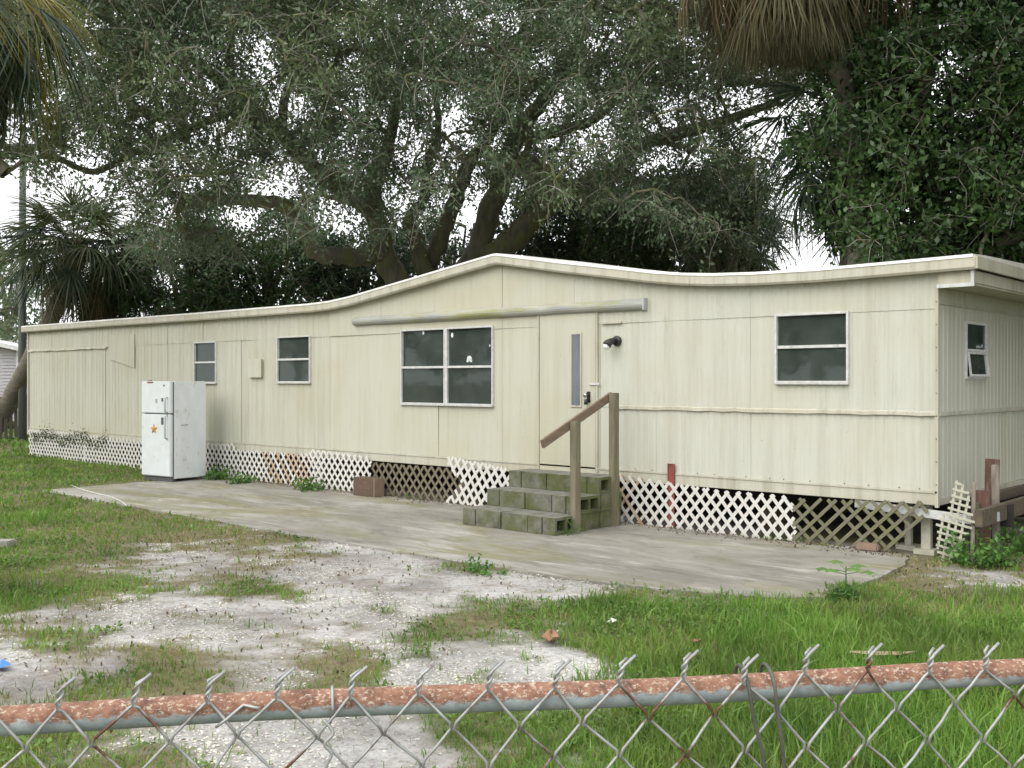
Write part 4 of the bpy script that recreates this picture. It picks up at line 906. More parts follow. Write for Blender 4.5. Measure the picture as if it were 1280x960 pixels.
r1 = np.random.default_rng(11)
tb = pt(556, 566, 24.2); tb[2] = 0
oak_limbs = [limb(x) for x in (
 [(556,570,24.2,.62),(556,500,24.2,.52),(553,430,24.2,.45),(545,380,24.2,.42)],
 [(545,385,24.2,.34),(512,375,24,.33),(495,349,23.8,.29),(476,300,23.5,.25),(465,244,23.2,.20),(480,202,23,.17),(491,157,22.6,.13),(500,90,22,.10),(488,20,21.6,.07),(490,-60,21,.05)],
 [(478,312,23.5,.22),(450,322,23,.20),(424,319,22.5,.19),(393,314,22,.18),(377,276,21.6,.17),(352,256,21.2,.15),(300,250,20.6,.12),(262,252,20,.09),(220,262,19.6,.06)],
 [(540,380,24.2,.25),(530,334,24,.20),(521,300,23.8,.17),(510,277,23.6,.14),(530,247,23.3,.12),(532,210,23,.11),(548,160,22.6,.08),(540,90,22,.06)],
 [(548,370,24.2,.26),(536,335,24.3,.23),(546,309,24.2,.21),(566,259,24,.19),(586,206,23.6,.16),(604,180,23,.13),(640,120,22,.10),(650,50,21,.07),(670,-30,20.4,.05)],
 [(550,400,24.2,.38),(575,360,24.3,.34),(590,328,24.2,.30),(611,270,24,.27),(627,221,23.6,.23),(642,175,23,.20),(668,140,22.4,.17),(700,95,21.6,.13),(728,40,20.8,.09),(750,-30,20,.06)],
 [(560,395,24.4,.36),(590,338,24.2,.32),(637,303,23.8,.29),(675,266,23.3,.26),(700,245,23,.24),(726,232,22.6,.20),(762,216,22.2,.18),(802,182,21.8,.15),(856,165,21.2,.13),(920,146,20.6,.10),(974,126,20.2,.07)],
 [(468,262,23.2,.2),(440,246,22.6,.20),(400,215,22,.19),(362,178,21.5,.18),(337,156,21,.16),(300,131,20.5,.13),(275,103,20,.10),(244,78,19.5,.07),(200,40,19,.05)],
 [(355,172,21.4,.12),(353,150,21.2,.11),(357,120,21,.09),(380,60,20.4,.07),(390,-10,20,.05)],
 [(328,150,20.8,.11),(310,125,20.6,.09),(297,106,20.2,.08),(285,70,19.8,.06),(300,20,19.4,.04)],
 [(300,133,20.5,.09),(240,160,20,.08),(180,185,19.8,.07),(120,214,19.6,.06),(75,200,19.4,.055),(40,197,19.2,.05),(8,216,19,.04)],
 [(640,180,23,.13),(690,165,22,.12),(740,150,21,.10),(790,105,20.2,.08),(850,70,19.6,.06),(900,60,19.2,.04)],
 [(730,232,22.6,.10),(700,225,21.4,.09),(668,200,20.6,.07),(650,195,20,.05)],
 [(760,216,22.2,.09),(790,225,21,.08),(800,245,20.2,.05)])]
GAPS = [(10,165,26,30),(118,225,34,16),(325,62,22,34),(368,128,22,24),(345,238,34,14),(545,150,26,20),(505,160,10,22),(590,272,10,16),(600,285,12,14),(750,162,20,18),(822,212,26,14),(930,130,34,20),(990,235,40,70),(640,270,10,18),(690,285,16,14),(300,275,30,12),(130,285,26,12),(160,240,14,14),(830,130,14,14),(430,275,16,10),(870,110,14,10),(560,135,14,14),(20,215,12,20),(960,165,40,30),(985,315,30,22)]
def gaps(u, v, d):
    ok = np.ones(len(u), bool)
    for a, b, c, e in GAPS: ok &= ((u-a)/(c+6))**2+((v-b)/(e+6))**2 > .7
    return ok
def oak_shape(u, v, d):
    low = np.interp(u, [-150, 0, 60, 130, 260, 360, 430, 480, 540, 620, 700, 780, 880, 990, 1030], [215, 205, 235, 310, 320, 300, 300, 285, 262, 240, 245, 265, 295, 275, 130])
    return (v < low+8*np.sin(u*.07)) & (u < 1025)
def oak_density(u, v, d):
    # thinner towards the underside of the crown
    pr = np.interp(v, [-120, 90, 190, 300], [1, 1, .60, .5]); return (np.random.default_rng(5).random(len(u)) < pr) & gaps(u, v, d)
oc = clumps(2950, (-140, 1030, -130, 330, 16.5, 26), r1, oak_density, .33, .36, 4, oak_shape)
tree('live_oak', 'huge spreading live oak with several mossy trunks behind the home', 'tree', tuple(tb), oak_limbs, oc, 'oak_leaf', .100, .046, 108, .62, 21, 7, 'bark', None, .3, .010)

# hanging clump at the right end of the oak limb and the dark trees behind the home
def ell(cu, cv, ru, rv):
    return lambda u, v, d: (((u-cu)/ru)**2+((v-cv)/rv)**2+ .35*np.sin(u*.09+cv)*np.sin(v*.11) < 1)
def back_tree(label, cu, cv, ru, rv, d0, d1, n_, seed, leafm='dark_leaf', per=60, L=.15, W=.075, cr=.75, thr=.30, gp=True, cat='tree', nm='broadleaf_tree', group='dark trees behind the home', thin=.014):
    r_ = np.random.default_rng(seed); dm = (d0+d1)/2; C = clumps(n_, (cu-ru, cu+ru, cv-rv, cv+rv, d0, d1), r_, (gaps if gp else None), thr, .4, seed, ell(cu, cv, ru, rv))
    b = pt(cu, cv, dm); b[2] = 0; top = pt(cu+r_.uniform(-15, 15), cv-rv*.3, dm); mid = (b+top)/2+r_.normal(0, .2, 3)
    lm = [np.array([[*b, .22], [*mid, .17], [*top, .08]])]
    for k in range(4):
        e = pt(cu+r_.uniform(-.7, .7)*ru, cv+r_.uniform(-.8, .1)*rv, dm+r_.uniform(-1, 1)); lm.append(np.array([[*(b*.45+top*.55), .10], [*((mid+e)/2+np.array([0, 0, .3])), .07], [*e, .03]]))
    return tree(nm, label, cat, tuple(b), lm, C, leafm, L, W, per, cr, seed, 4, 'bark', group, .2, thin)
back_tree('dark broadleaf tree right of the leaning palm', 222, 345, 82, 62, 27.5, 31, 150, 31, per=75)
back_tree('dark broadleaf tree left of the oak trunks', 330, 335, 95, 70, 27, 31, 190, 32, per=75)
back_tree('dark tree filling the gaps just behind the oak trunks', 455, 340, 85, 65, 27.5, 31, 150, 33, 'deep_leaf', per=75)
back_tree('deep green tree showing between the oak trunks and the roof peak', 560, 330, 60, 60, 29, 32, 70, 38, 'deep_leaf')
back_tree('deep green tree under the right-hand oak limb', 715, 285, 95, 62, 25.5, 29, 190, 34, 'deep_leaf', per=75)
back_tree('deep green tree behind the right half of the roof', 835, 285, 105, 68, 23.5, 28, 210, 35, per=75)
back_tree('pale far tree seen past the utility pole', 5, 370, 70, 90, 38, 44, 130, 36, 'oak_leaf', per=60, gp=False, L=.2, W=.1)
back_tree('drooping olive clump of branches hanging at the end of the oak limb', 900, 262, 85, 62, 20.5, 23.5, 130, 37, 'oak_leaf', per=120, L=.14, W=.03, cr=.6, thr=.25, gp=False, nm='small_tree')
# the big dark tree at the right
def rshape(u, v, d):
    left = np.interp(v, [-160, 60, 120, 205, 250, 290, 335], [1040, 1035, 1008, 1003, 1022, 1050, 1105]); return u > left+14*np.sin(v*.06)
r2 = np.random.default_rng(41); rb = pt(1185, 400, 17.2); rb[2] = 0
rl = [limb(x) for x in ([(1185,602,17.2,.40),(1180,450,17.2,.33),(1172,330,17,.27),(1160,240,16.6,.22),(1150,140,16,.16),(1165,30,15.4,.11),(1150,-100,15,.07)],
 [(1174,330,17,.2),(1215,240,16,.15),(1260,150,15.4,.11),(1300,60,15,.07)], [(1165,270,16.8,.16),(1120,230,16,.12),(1070,205,15.6,.08),(1020,180,15.4,.05)], [(1155,180,16.3,.13),(1105,110,15.6,.09),(1090,30,15,.06)],
 [(1178,340,17,.14),(1240,310,15.2,.10),(1300,280,14.4,.06)])]
rc_ = clumps(960, (995, 1400, -170, 345, 14.2, 18.6), r2, lambda u, v, d: (((u-1190)/16)**2+((v-70)/22)**2 > 1) & (((u-1270)/16)**2+((v-55)/14)**2 > 1), .27, .5, 6, rshape)
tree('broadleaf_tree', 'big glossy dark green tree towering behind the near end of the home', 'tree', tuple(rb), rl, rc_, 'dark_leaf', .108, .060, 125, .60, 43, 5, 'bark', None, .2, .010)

# trees out of the frame: one beside the near end (it shades the end wall), four over the road (they show in the window panes)
def plain_tree(label, x, y, h, w, seed, leafm='dark_leaf', n_=170, per=70, L=.26, W=.15):
    r_ = np.random.default_rng(seed); P = r_.normal(size=(n_*2, 3)); P = unit(P)*(r_.random((n_*2, 1))**.4); P = P[:n_]*np.array([w, w, h*.40])+np.array([x, y, h*.60])
    lm = [np.array([[x, y, -.1, .3], [x+.1, y, h*.3, .24], [x, y+.1, h*.7, .12]])]+[np.array([[x, y, h*.32, .14], [x+math.cos(a)*w*.4, y+math.sin(a)*w*.4, h*.5, .09], [x+math.cos(a)*w*.75, y+math.sin(a)*w*.75, h*.62, .04]]) for a in (0.4, 1.7, 3.0, 4.2, 5.4)]
    return tree('broadleaf_tree', label, 'tree', (x, y, 0), lm, P, leafm, L, W, per, 1.0, seed, 4, 'bark', None, .2, .018)
plain_tree('bushy tree standing right beside the near end wall', 5.2, 3.6, 8.5, 3.6, 101, n_=380)
plain_tree('spreading tree right of the near end wall and behind it', 3.2, 10.8, 12.5, 4.3, 102, n_=420, L=.3, W=.18)
for i, (x, y, h, w) in enumerate(((-34, -27, 11, 5.5), (-24, -29, 12, 5.5), (-14, -27, 10.5, 5.2), (-5, -30, 12, 5.5), (-44, -25, 12, 6))):
    plain_tree(('tree over the road, farthest left', 'tall tree over the road, second from left', 'tree over the road, in the middle', 'tall tree over the road, nearest the photographer', 'wide tree far down the road')[i], x, y, h, w, 110+i, 'oak_leaf' if i % 2 else 'dark_leaf', 150, 60, .4, .24)

# ------------------------------------------------------------------ palms
def frond_mesh(m_, pet=1.1, blade=1.0, nseg=34, spread=2.1, droop=.35, pd=.25, seed=0, wid=.04, tipdrop=.5):
    r_ = np.random.default_rng(seed); V = []; F_ = []
    # stalk
    k = 7; S = []
    for i in range(k):
        t = i/(k-1)*pet; S.append((t, 0, -pd*t*t/max(pet, .1)))
    mb = MB(); mb.tube(S, [.022-.010*i/(k-1) for i in range(k)], 4); V = [np.array(mb.v)]; Q = [f for f in mb.f if len(f) == 4]; off = len(mb.v)
    hub = np.array(S[-1]); tx = np.array([1, 0, -2*pd]); tx = tx/np.linalg.norm(tx); side = np.array([0, 1, 0]); up = np.cross(tx, side)
    for i in range(nseg):
        ph = spread*(2*(i+.5)/nseg-1)+r_.normal(0, .03); d = tx*math.cos(ph)+side*math.sin(ph)+up*(.10*math.cos(ph*2)+r_.normal(0, .05)); d /= np.linalg.norm(d)
        ln = blade*(.72+.28*math.cos(ph*.8))*r_.uniform(.9, 1.08); ws = np.cross(d, up); ws /= np.linalg.norm(ws); ws = ws*math.cos(.5)+up*math.sin(.5)*(1 if i % 2 else -1)
        h0 = hub - tx*.12*(1-math.cos(ph)) ; rows = []
        for j, s in enumerate((0, .25, .5, .75, 1.0)):
            q = h0+d*ln*s - np.array([0, 0, 1])*(droop*ln*s**2+tipdrop*ln*max(0, s-.5)**2*2) - tx*0
            wj = wid*(.35, 1.0, .85, .5, .06)[j]*r_.uniform(.9, 1.1); rows += [q-ws*wj/2, q+ws*wj/2]
        V.append(np.array(rows)); Q += [(off+2*j, off+2*j+1, off+2*j+3, off+2*j+2) for j in range(4)]; off += 10
    me = arr_mesh('frond', np.concatenate(V), np.array(Q)); me.materials.append(M[m_]); return me
G1 = [frond_mesh('frond_green', 1.2, 1.05, 34, 2.1, .35, .2, s) for s in (1, 2)]
GD = [frond_mesh('frond_dark', 1.2, 1.1, 34, 2.1, .5, .3, s) for s in (3, 4)]
GY_ = [frond_mesh('frond_yellow', 1.0, 1.0, 40, 1.7, .55, .35, s, .028, .6) for s in (5, 6)]
GB = [frond_mesh('frond_brown', 1.0, .95, 30, 1.2, .5, .3, s) for s in (7, 8)]
GX_ = [frond_mesh('frond_dead', .75, 1.35, 30, .42, .02, .05, s, .026, .05) for s in (9, 10, 11, 12)]
def palm(label, trunk_pts, fr_list, seed, scale=1.0, boot=None, group=None, nm='cabbage_palm', wide=0.0):
    """fr_list: (meshes, count, lowest elevation, highest elevation)"""
    r_ = random.Random(seed); b = np.array(trunk_pts[0][:3]); b[2] = 0
    root = thing(nm, label, 'palm', tuple(b), (0, 0, 0), group)
    S = smooth_line(trunk_pts, 6); mb = MB(); mb.tube([tuple(q[:3]) for q in S], [q[3]*r_.uniform(.95, 1.06) for q in S], 12); obj('trunk', mb.mesh('trunk', True), root, 'palm_bark')
    top = S[-1][:3]
    if boot:
        # old leaf bases still clasping the trunk
        bt = []; d = unit(S[-1][:3]-S[-4][:3]); mb = MB()
        for i in range(46):
            t = r_.uniform(0, boot); az = r_.uniform(0, 6.283); q = top-d*t; ra = S[-1][3]*1.0; o_ = np.array([math.cos(az), math.sin(az), 0])
            mb.tube([q+o_*ra*.8, q+o_*(ra+.10)+np.array([0, 0, .18]), q+o_*(ra+.16)+np.array([0, 0, .30])], [.05, .04, .012], 4)
        obj('leaf_bases', mb.mesh('leaf_bases'), root, 'boot_bark')
    az = r_.uniform(0, 6)
    for meshes, cnt, e0, e1 in fr_list:
        for i in range(cnt):
            az += 2.39996+r_.uniform(-.2, .2); el = math.radians(e0+(e1-e0)*((i+.5)/cnt))+r_.uniform(-.12, .12); sc_ = scale*r_.uniform(.85, 1.12)
            rel = top-b + np.array([0, 0, -.12*max(0, -math.sin(el))*scale*3]); ro_ = .08+(r_.random()**.6*wide if el < 0 else 0)
            obj('frond', r_.choice(meshes), root, None, tuple(rel+np.array([math.cos(az)*ro_, math.sin(az)*ro_, -ro_*.35])), (r_.uniform(-.3, .3), -el, az), (sc_, sc_, sc_), keep=False)
    return root
palm('leaning cabbage palm whose trunk bends in behind the far end', limb([(-14,551,30,.26),(10,505,29.6,.25),(35,457,29,.245),(62,402,28.4,.24),(84,355,27.9,.25),(94,308,27.6,.27)]), [(G1, 34, -25, 78), (GB, 5, -55, -25), (GD, 14, -22, 40)], 51, 1.0, .8)
palm('smaller palm with a thin dark trunk right of the leaning palm', limb([(112,560,29.5,.17),(110,450,29.4,.16),(108,380,29.2,.16),(130,320,29,.17)]), [(G1, 18, -35, 70), (GB, 10, -75, -30), (GD, 8, -50, 20)], 52, .95, .4)
q0 = pt(-85, 480, 8.2)
palm('palm with yellowing fronds reaching in at the upper left', np.array([[q0[0], q0[1], 0, .2], [q0[0], q0[1], 2.2, .19], [*pt(-58, -32, 8.0), .19]]), [(GY_, 16, -30, 55), (GD, 22, -60, 5), (GB, 6, -75, -50)], 53, .53, .5)
q0 = pt(1075, 480, 15.6); q1 = pt(992, -142, 14.6)
palm('palm with a thick skirt of dead straw fronds over the roof', np.array([[q0[0], q0[1], 0, .2], [q0[0], q0[1], 4.4, .2], [*((pt(1055, 100, 15.3))), .19], [*q1, .22]]), [(GX_, 80, -89, -77), (GX_, 30, -80, -66), (GB, 16, -45, -10), (GD, 14, 0, 70)], 54, .93, .5, None, 'cabbage_palm', .40)
q0 = pt(1062, 480, 16.4)
palm('dark palm half hidden at the left edge of the big green tree', np.array([[q0[0], q0[1], 0, .17], [q0[0], q0[1], 3.2, .16], [*pt(1064, 150, 16.2), .17]]), [(GD, 24, -72, 40), (GX_, 5, -85, -65)], 55, .85, .4)
palm('low palm behind the roof at the right', limb([(925,560,24.6,.18),(922,420,24.5,.17),(915,270,24.4,.18)]), [(G1, 18, -45, 60), (GB, 22, -82, -30)], 56, .9, .4)

# ------------------------------------------------------------------ weeds
def weed(name, label, u, v, r0, h, nl, L_, W_, seed, m_='weed_leaf', group=None, xy=None, cat='weed'):
    r_ = np.random.default_rng(seed); x, y = xy if xy is not None else gnd(u, v); root = thing(name, label, cat, (x, y, 0), (0, 0, 0), group)
    ns = max(4, nl//9); a = r_.uniform(0, 6.28, ns); rr = np.sqrt(r_.random(ns))*r0; T = np.column_stack([x+np.cos(a)*rr, y+np.sin(a)*rr, h*(1-(rr/r0)**2*.55)*r_.uniform(.6, 1.1, ns)]); B_ = np.column_stack([x+np.cos(a)*rr*.35, y+np.sin(a)*rr*.35, np.full(ns, -.01)])
    V, F_ = prisms(B_, T, np.full(ns, .004), np.full(ns, .002), 3); obj('stems', arr_mesh('stems', V, F_), root, m_)
    i = r_.integers(0, ns, nl); f = r_.uniform(.25, 1.08, nl)[:, None]; C = B_[i]+(T[i]-B_[i])*f+r_.normal(0, L_*.55, (nl, 3)); C[:, 2] = np.maximum(C[:, 2], .015)
    obj('leaves', leaf_mesh('leaves', C, L_, W_, r_, .05, 1.0), root, m_); return root
weed('weed', 'leafy green weed against the lattice right beside the fridge', 274, 600, .24, .26, 190, .075, .045, 61)
weed('weed', 'leafy green weed second from the fridge along the lattice', 300, 605, .24, .20, 170, .07, .045, 62)
weed('weed', 'leafy green weed under the rust-stained lattice', 385, 614, .30, .22, 200, .07, .045, 63)
weed('weed', 'bushy green weed at the foot of the leaning grid piece', 1222, 706, .36, .32, 560, .06, .034, 64)
weed('weed', 'leafy weed under the dark timber beams', 1264, 690, .45, .32, 430, .06, .034, 65)
weed('weed', 'grassy tuft at the foot of the front handrail post', 707, 668, .17, .14, 90, .11, .014, 66)
weed('weed', 'low weed at the near corner of the slab below the seedling', 1054, 752, .17, .12, 150, .05, .03, 67)
weed('weed', 'thin upright weed at the front edge of the slab', 596, 714, .10, .22, 40, .06, .022, 68)
weed('weed', 'low weed spreading along the front edge of the slab', 612, 716, .22, .07, 90, .05, .03, 69)
weed('vine', 'scraggly vine creeping over the lattice at the far end', 100, 550, .5, .3, 10, .06, .04, 70, 'vine_leaf', cat='vine', xy=(wallp(62, 560)[0], -.14))
# the vine's hanging part: a scatter along the top of the lattice
r_ = np.random.default_rng(71); k = 650; xx = r_.uniform(wallp(44, 550)[0], wallp(140, 550)[0], k); zz = .52+np.abs(r_.normal(0, .13, k))*np.sin(xx*2.1+1)**2*1.3-r_.random(k)*.22
vn = bpy.data.objects['vine']; obj('leaves', leaf_mesh('leaves', np.column_stack([xx, r_.uniform(-.10, -.07, k), zz]), .055, .024, r_, .3, .5), vn, 'vine_leaf')
# broad-leaved seedling at the slab corner
x, y = gnd(1056, 750); sd = thing('seedling', 'broad-leaved seedling standing at the near corner of the slab', 'plant', (x, y, 0))
obj('stem', MB().tube([(x, y, -.02), (x+.01, y, .12), (x+.005, y+.01, .26)], [.008, .006, .004], 6).mesh('stem'), sd, 'weed_leaf')
for i in range(6):
    a = i*1.05+.3; hh = .20+.02*(i % 3); b = MB(); vs = [(x, y, hh)]; L_ = .06
    st_ = np.array([math.cos(a), math.sin(a), .25]); tip = np.array([x, y, hh])+st_*.12
    b.tube([(x, y, hh), tuple(tip)], .003, 4)
    ring = []
    for j in range(14):
        t = 2*math.pi*j/14; rr = .058*(1+.35*math.cos(5*t)); ring.append((tip[0]+math.cos(a)*.05+rr*math.cos(t+a), tip[1]+math.sin(a)*.05+rr*math.sin(t+a), tip[2]+.008-rr*.25))
    b.add([(tip[0]+math.cos(a)*.05, tip[1]+math.sin(a)*.05, tip[2]+.014)]+ring, [(0, 1+j, 1+(j+1) % 14) for j in range(14)]); obj('leaf', b.mesh('leaf'), sd, 'weed_leaf')

# ------------------------------------------------------------------ grass, shells, leaf litter
def blades(name, P, H, Wd, r_, lean=.55):
    n_ = len(P); z = height(P); B0 = np.column_stack([P, z-.005]); a = r_.uniform(0, 6.283, n_); la = r_.uniform(0, 6.283, n_); s = np.column_stack([np.cos(a), np.sin(a), np.zeros(n_)])*(Wd*r_.uniform(.7, 1.3, n_)/2)[:, None]
    h = H*r_.uniform(.5, 1.25, n_); le = np.abs(r_.normal(0, lean, n_))*h; l_ = np.column_stack([np.cos(la), np.sin(la), np.zeros(n_)])
    Mi = B0+l_*(le*.35)[:, None]; Mi[:, 2] += h*.6; T = B0+l_*le[:, None]; T[:, 2] += h*np.clip(1-.25*(le/h)**2, .45, 1)
    V = np.stack([B0-s, B0+s, Mi+s*.75, Mi-s*.75, T], 1); i0 = np.arange(n_)*5
    # quad + tip written as two quads sharing nothing odd: the tip is a thin quad
    T2 = T+s*.08; V = np.stack([B0-s, B0+s, Mi+s*.75, Mi-s*.75, T2, T-s*.08], 1); i0 = np.arange(n_)*6
    F_ = np.concatenate([np.column_stack([i0, i0+1, i0+2, i0+3]), np.column_stack([i0+3, i0+2, i0+4, i0+5])])
    return arr_mesh(name, V.reshape(-1, 3), F_)
def sample(d0, d1, dens, seed):
    r_ = np.random.default_rng(seed); A_ = (d1**2-d0**2)*.62*1.0; n_ = int(A_*dens); d = np.sqrt(r_.uniform(d0*d0, d1*d1, n_)); t = r_.uniform(-.62, .62, n_)
    P3 = CAM+d[:, None]*(D+t[:, None]*R); P = P3[:, :2]
    jg = np.column_stack([noise(P, 3.0, 51, 3)-.5, noise(P, 3.0, 52, 3)-.62])*.5          # tufts creep over the slab's rim
    ok = ~inpoly(P[:, 0]+np.where(P[:, 0] > -1.2, np.abs(jg[:, 0])*1.5, 0), P[:, 1]+np.where(P[:, 1] < -2, jg[:, 1]*.55, 0), SLAB) & ~((P[:, 0] > XL+.02) & (P[:, 0] < .05) & (P[:, 1] > -.06)) & (P[:, 1] < 14)
    return P[ok], d[ok], r_
GR = [[], [], []]; DR = [[], [], []]; LT = []; SH = []
for d0, d1, dens, hs, ws, seed in ((3.6, 6.2, 5200, 1.0, .0062, 81), (6.2, 9.0, 3000, .95, .0080, 82), (9, 14, 1100, 1.0, .013, 83), (14, 24, 420, 1.1, .022, 84), (24, 42, 80, 1.5, .05, 85)):
    P, d, r_ = sample(d0, d1, dens, seed); s, dr_ = yard(P); n3 = noise(P, 2.2, 31, 3)
    u, v, _ = proj(np.column_stack([P, np.zeros(len(P))]))
    lush = np.clip((u-620)/350, 0, 1)*np.clip((v-730)/60, 0, 1)          # the strong lawn at the right, by the fence
    lush = np.maximum(lush, np.clip((200-u)/300, 0, 1)*.3)
    keep = r_.random(len(P)) < np.clip(1-s*1.25, 0.015, 1)*np.clip(.55+.5*lush+.5*(n3-.4), .2, 1)*np.where(dr_ > .6, .75, 1)
    P, d, dr_, lush, n3 = P[keep], d[keep], dr_[keep], lush[keep], n3[keep]
    isd = r_.random(len(P)) < np.clip(dr_*1.15-.05, .10, .95)
    hgt = (.026+.052*lush*(.55+.9*noise(P, 1.1, 33, 3))+.035*n3)*hs; big = r_.random(len(P)) < .10; hgt = np.where(big, hgt*1.45, hgt); ww = np.where(big, ws*1.7, ws)
    GR[0].append(P[~isd]); GR[1].append(hgt[~isd]*1.15); GR[2].append(ww[~isd]); DR[0].append(P[isd]); DR[1].append(hgt[isd]*.8); DR[2].append(np.full(isd.sum(), ws*.85))
r_ = np.random.default_rng(91)
tag(obj('grass', blades('grass', np.concatenate(GR[0]), np.concatenate(GR[1]), np.concatenate(GR[2]), r_), None, 'grass_green'), 'green grass growing over the yard', 'grass', kind='stuff')
tag(obj('dry_grass', blades('dry_grass', np.concatenate(DR[0]), np.concatenate(DR[1]), np.concatenate(DR[2]), r_, .9), None, 'grass_dry'), 'dry yellowish grass thinning out over the sand', 'grass', kind='stuff')
# broken shells on the sand
P, d, r_ = sample(4.2, 12, 2200, 92); s, dr_ = yard(P); cl = noise(P, 1.6, 41, 3); keep = (s > .45) & (r_.random(len(P)) < np.clip((cl-.40)*3.4, 0.04, .8)); P = P[keep]; n_ = len(P)
sz = r_.uniform(.0035, .0105, n_)*np.where(r_.random(n_) < .05, 1.7, 1); z = height(P); C = np.column_stack([P, z+sz*.15]); a = r_.uniform(0, 6.28, n_); V = []
for k in range(5):
    t = a+k*2*math.pi/5; rr = sz*r_.uniform(.6, 1.2, n_); V.append(C+np.column_stack([np.cos(t)*rr, np.sin(t)*rr, r_.uniform(-.3, .35, n_)*sz]))
V.append(C+np.column_stack([np.zeros(n_), np.zeros(n_), sz*.55])); V = np.stack(V, 1); i0 = np.arange(n_)*6
F_ = np.concatenate([np.column_stack([i0+k, i0+(k+1) % 5, i0+5]) for k in range(5)])
tag(obj('shell_gravel', arr_mesh('shell_gravel', V.reshape(-1, 3), F_), None, 'shell_bits'), 'white broken shell scattered over the bare sand', 'gravel', kind='stuff')
P, d, r_ = sample(4.2, 13, 210, 93); s, dr_ = yard(P); keep = r_.random(len(P)) < np.clip(dr_*.9-.25, .03, .6)*(1-.6*s); P = P[keep]; C = np.column_stack([P, height(P)+.012])
tag(obj('leaf_litter', leaf_mesh('leaf_litter', C, .038, .016, r_, 0, 3.0), None, 'litter'), 'fallen brown leaves strewn over the yard', 'leaves', kind='stuff')
# low broad-leaved weeds mixed into the lawn
P, d, r_ = sample(3.8, 11, 420, 94); s, dr_ = yard(P); cl = noise(P, 1.2, 47, 3); keep = (s < .5) & (r_.random(len(P)) < np.clip((cl-.52)*4, .02, .7)*np.clip(1.1-1.5*dr_, .05, 1)); P = np.repeat(P[keep], 5, 0); P = P+r_.normal(0, .035, P.shape); C = np.column_stack([P, height(P)+r_.uniform(.015, .06, len(P))])
tag(obj('lawn_weeds', leaf_mesh('lawn_weeds', C, .034, .022, r_, 0, 1.6), None, 'lawn_weed'), 'low broad-leaved weeds mixed into the lawn', 'weeds', kind='stuff')
# leaf crumbs gathered on the slab at the wall's foot
k = 1500; xx = r_.uniform(-12.3, -.2, k); yy = -.05-np.abs(r_.normal(0, .16, k)); C = np.column_stack([xx, yy, np.full(k, .018)])
tag(obj('slab_litter', leaf_mesh('slab_litter', C, .04, .018, r_, 0, 3.0), None, 'litter'), 'brown leaf crumbs gathered along the foot of the lattice', 'leaves', kind='stuff')

# ------------------------------------------------------------------ chain-link fence in front of the photographer
a3 = CAM+1.426*D-.713*R; b3 = CAM+1.653*D+.826*R; ev = unit((b3-a3)[None])[0]; nv = np.array([-ev[1], ev[0], 0.0])   # nv points away from the camera
if nv@D < 0: nv = -nv
ZR = 1.228; mid = (a3+b3)/2
cf = thing('chain_link_fence', 'rusty-railed chain-link fence across the foreground', 'fence', (mid[0], mid[1], 0))
def fp(s, n_, z): q = mid+ev*s+nv*n_; return (q[0], q[1], z)
S0, S1 = -1.75, 1.75
K = 40; pts = [fp(S0+(S1-S0)*i/K, .0, ZR+.003*math.sin(i*.5)) for i in range(K+1)]
ro = bpy.data.objects.new('top_rail', MB().tube([(p[0]-mid[0], p[1]-mid[1], p[2]-ZR) for p in pts], .0205, 20).mesh('top_rail', True)); LINK(ro); ro.data.materials.append(M['rusty_rail']); ro.parent = cf; ro.location = (0, 0, ZR)
for s in (S0-.02, S1+.02):
    obj('post', MB().tube([fp(s, 0, -.1), fp(s, 0, 1.27)], .03, 14).mesh('post', True), cf, 'galvanised')
    obj('post_cap', MB().tube([fp(s, 0, 1.271), fp(s, 0, 1.30), fp(s, 0, 1.32)], [.034, .028, .008], 14).mesh('post_cap', True), cf, 'galvanised')
WM, HM, WR = .099, .108, .0023; rw = random.Random(5); k0 = math.ceil(S0/(WM/2)); k1 = int(S1/(WM/2)); ztop = ZR+.022
nz = int((ztop-.03)/(HM/2))
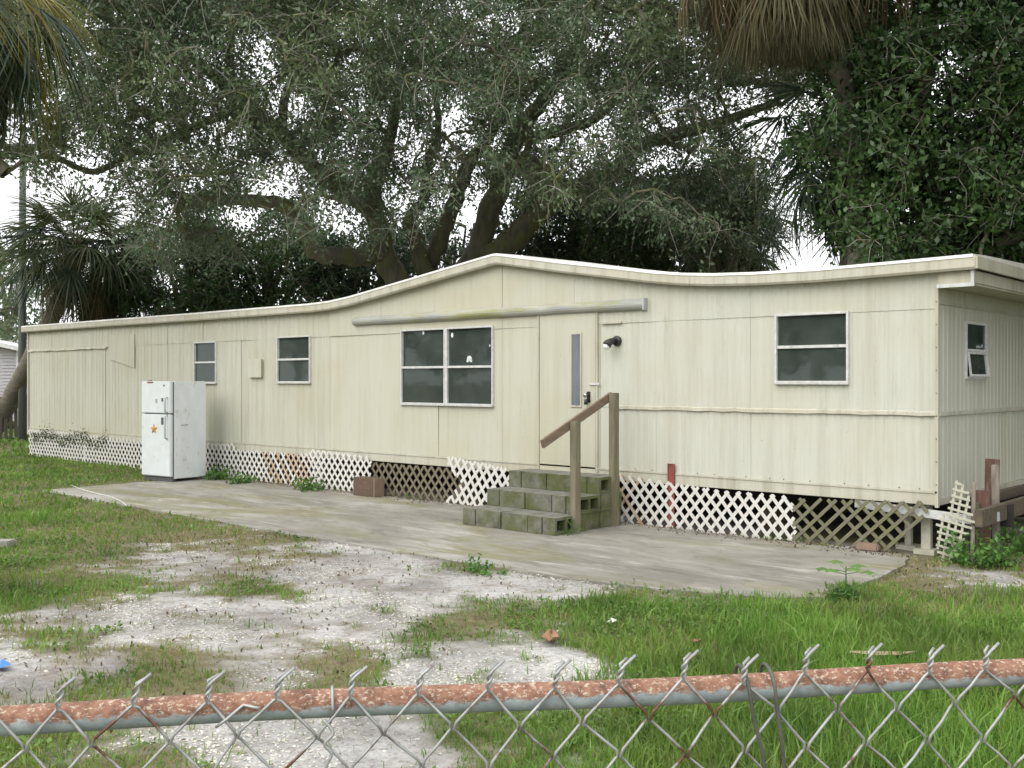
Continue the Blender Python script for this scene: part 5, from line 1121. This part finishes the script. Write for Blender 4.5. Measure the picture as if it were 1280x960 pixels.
# shared knots: neighbouring wires meet at the same, slightly uneven places
jit = {}
def knot(i, j):
    if (i, j) not in jit: jit[(i, j)] = (rw.gauss(0, .0035), rw.gauss(0, .0035))
    return jit[(i, j)]
for k in range(k0, k1):
    ps = []; even = k % 2 == 0
    # barb pair: wires 2m-1 and 2m twist together at x = 2m*WM/2
    for j in range(nz+1):
        right = (k+j) % 2 == 1                      # at row j this wire is at its right-hand extreme
        i = k+1 if right else k
        dx, dz = knot(i, j); x = i*WM/2+dx; z = ztop-j*HM/2+dz; dirx = 1 if right else -1
        ps.append((x, z, dirx))
    pts = []
    x, z, dirx = ps[0]
    ph = 0 if dirx > 0 else math.pi
    tilt = rw.uniform(.2, .45); tw = []
    for q in range(8):
        t = ph+q/7*2*math.pi*.9; tw.append(fp(x+.0032*math.cos(t)+tilt*.012*(q/7), -.0275+.0032*math.sin(t), z+.004+.022*q/7))
    endx = x+tilt*.012+.014*(1 if dirx > 0 else .4); tw.append(fp(endx+.006, -.0275+(.0 if dirx > 0 else .014), z+.036+(.004 if dirx > 0 else -.004)))
    pts += tw[::-1]
    for a_, b_ in zip(ps[:-1], ps[1:]):
        x0, z0, d0 = a_; x1, z1, d1 = b_
        pts.append(fp(x0-d0*.0012, -.0275+.0026*d0, z0-.004)); pts.append(fp(x0+(x1-x0)*.10, -.0275+.0030, z0+(z1-z0)*.13)); pts.append(fp((x0+x1)/2+rw.gauss(0, .001), -.0275-.001*d0, (z0+z1)/2)); pts.append(fp(x0+(x1-x0)*.90, -.0275-.0030, z0+(z1-z0)*.87))
    obj('wire', MB().tube(pts, WR, 6).mesh('wire', True), cf, 'galvanised')
def s_of(u, v):           # place along the fence for a pixel
    t = (u-CX)/F; dv = D+t*R; q = (mid-CAM)@nv/(dv@nv); return float((CAM+dv*q-mid)@ev)
# wire tie twisted on the rail, and a dark cable looped over it
s = s_of(412, 900)
loop = [fp(s+.004*i/10, .026*math.cos(t)-.002, ZR+.026*math.sin(t)) for i, t in enumerate(np.linspace(-2.4, 3.4, 15))]
tie = obj('tie_wire', MB().tube(loop, .0022, 6).mesh('tie_wire', True), cf, 'galvanised')
tail = [fp(s-.008, -.029, ZR-.012), fp(s+.006, -.033, ZR-.03), fp(s-.006, -.034, ZR-.045), fp(s+.004, -.033, ZR-.06), fp(s-.004, -.033, ZR-.08), fp(s-.003, -.033, ZR-.12)]
obj('tie_tail', MB().tube([tuple(q) for q in smooth_line(tail, 4)], .0026, 6).mesh('tie_tail', True), cf, 'galvanised')
s = s_of(300, 885)
obj('tie_wire', MB().tube([fp(s-.03+.06*i/8, -.026-.004*math.sin(i), ZR-.016+.045*i/8-.02*(i > 5)*(i-5)/3) for i in range(9)], .0024, 6).mesh('tie_wire', True), cf, 'galvanised')
for s, s2 in ((s_of(926, 870), s_of(944, 950)), (s_of(958, 870), s_of(968, 950))):
    pts = [fp(s+.03*(s2 > s)*0, .028, ZR-.02), fp(s, .02, ZR+.022), fp(s, -.002, ZR+.030), fp(s, -.03, ZR+.012), fp(s+(s2-s)*.3, -.036, ZR-.04), fp(s2, -.037, ZR-.12), fp(s2+.002, -.036, ZR-.30)]
    obj('cable_loop', MB().tube([tuple(q) for q in smooth_line(pts, 4)], .0030, 7).mesh('cable_loop', True), cf, 'cable')
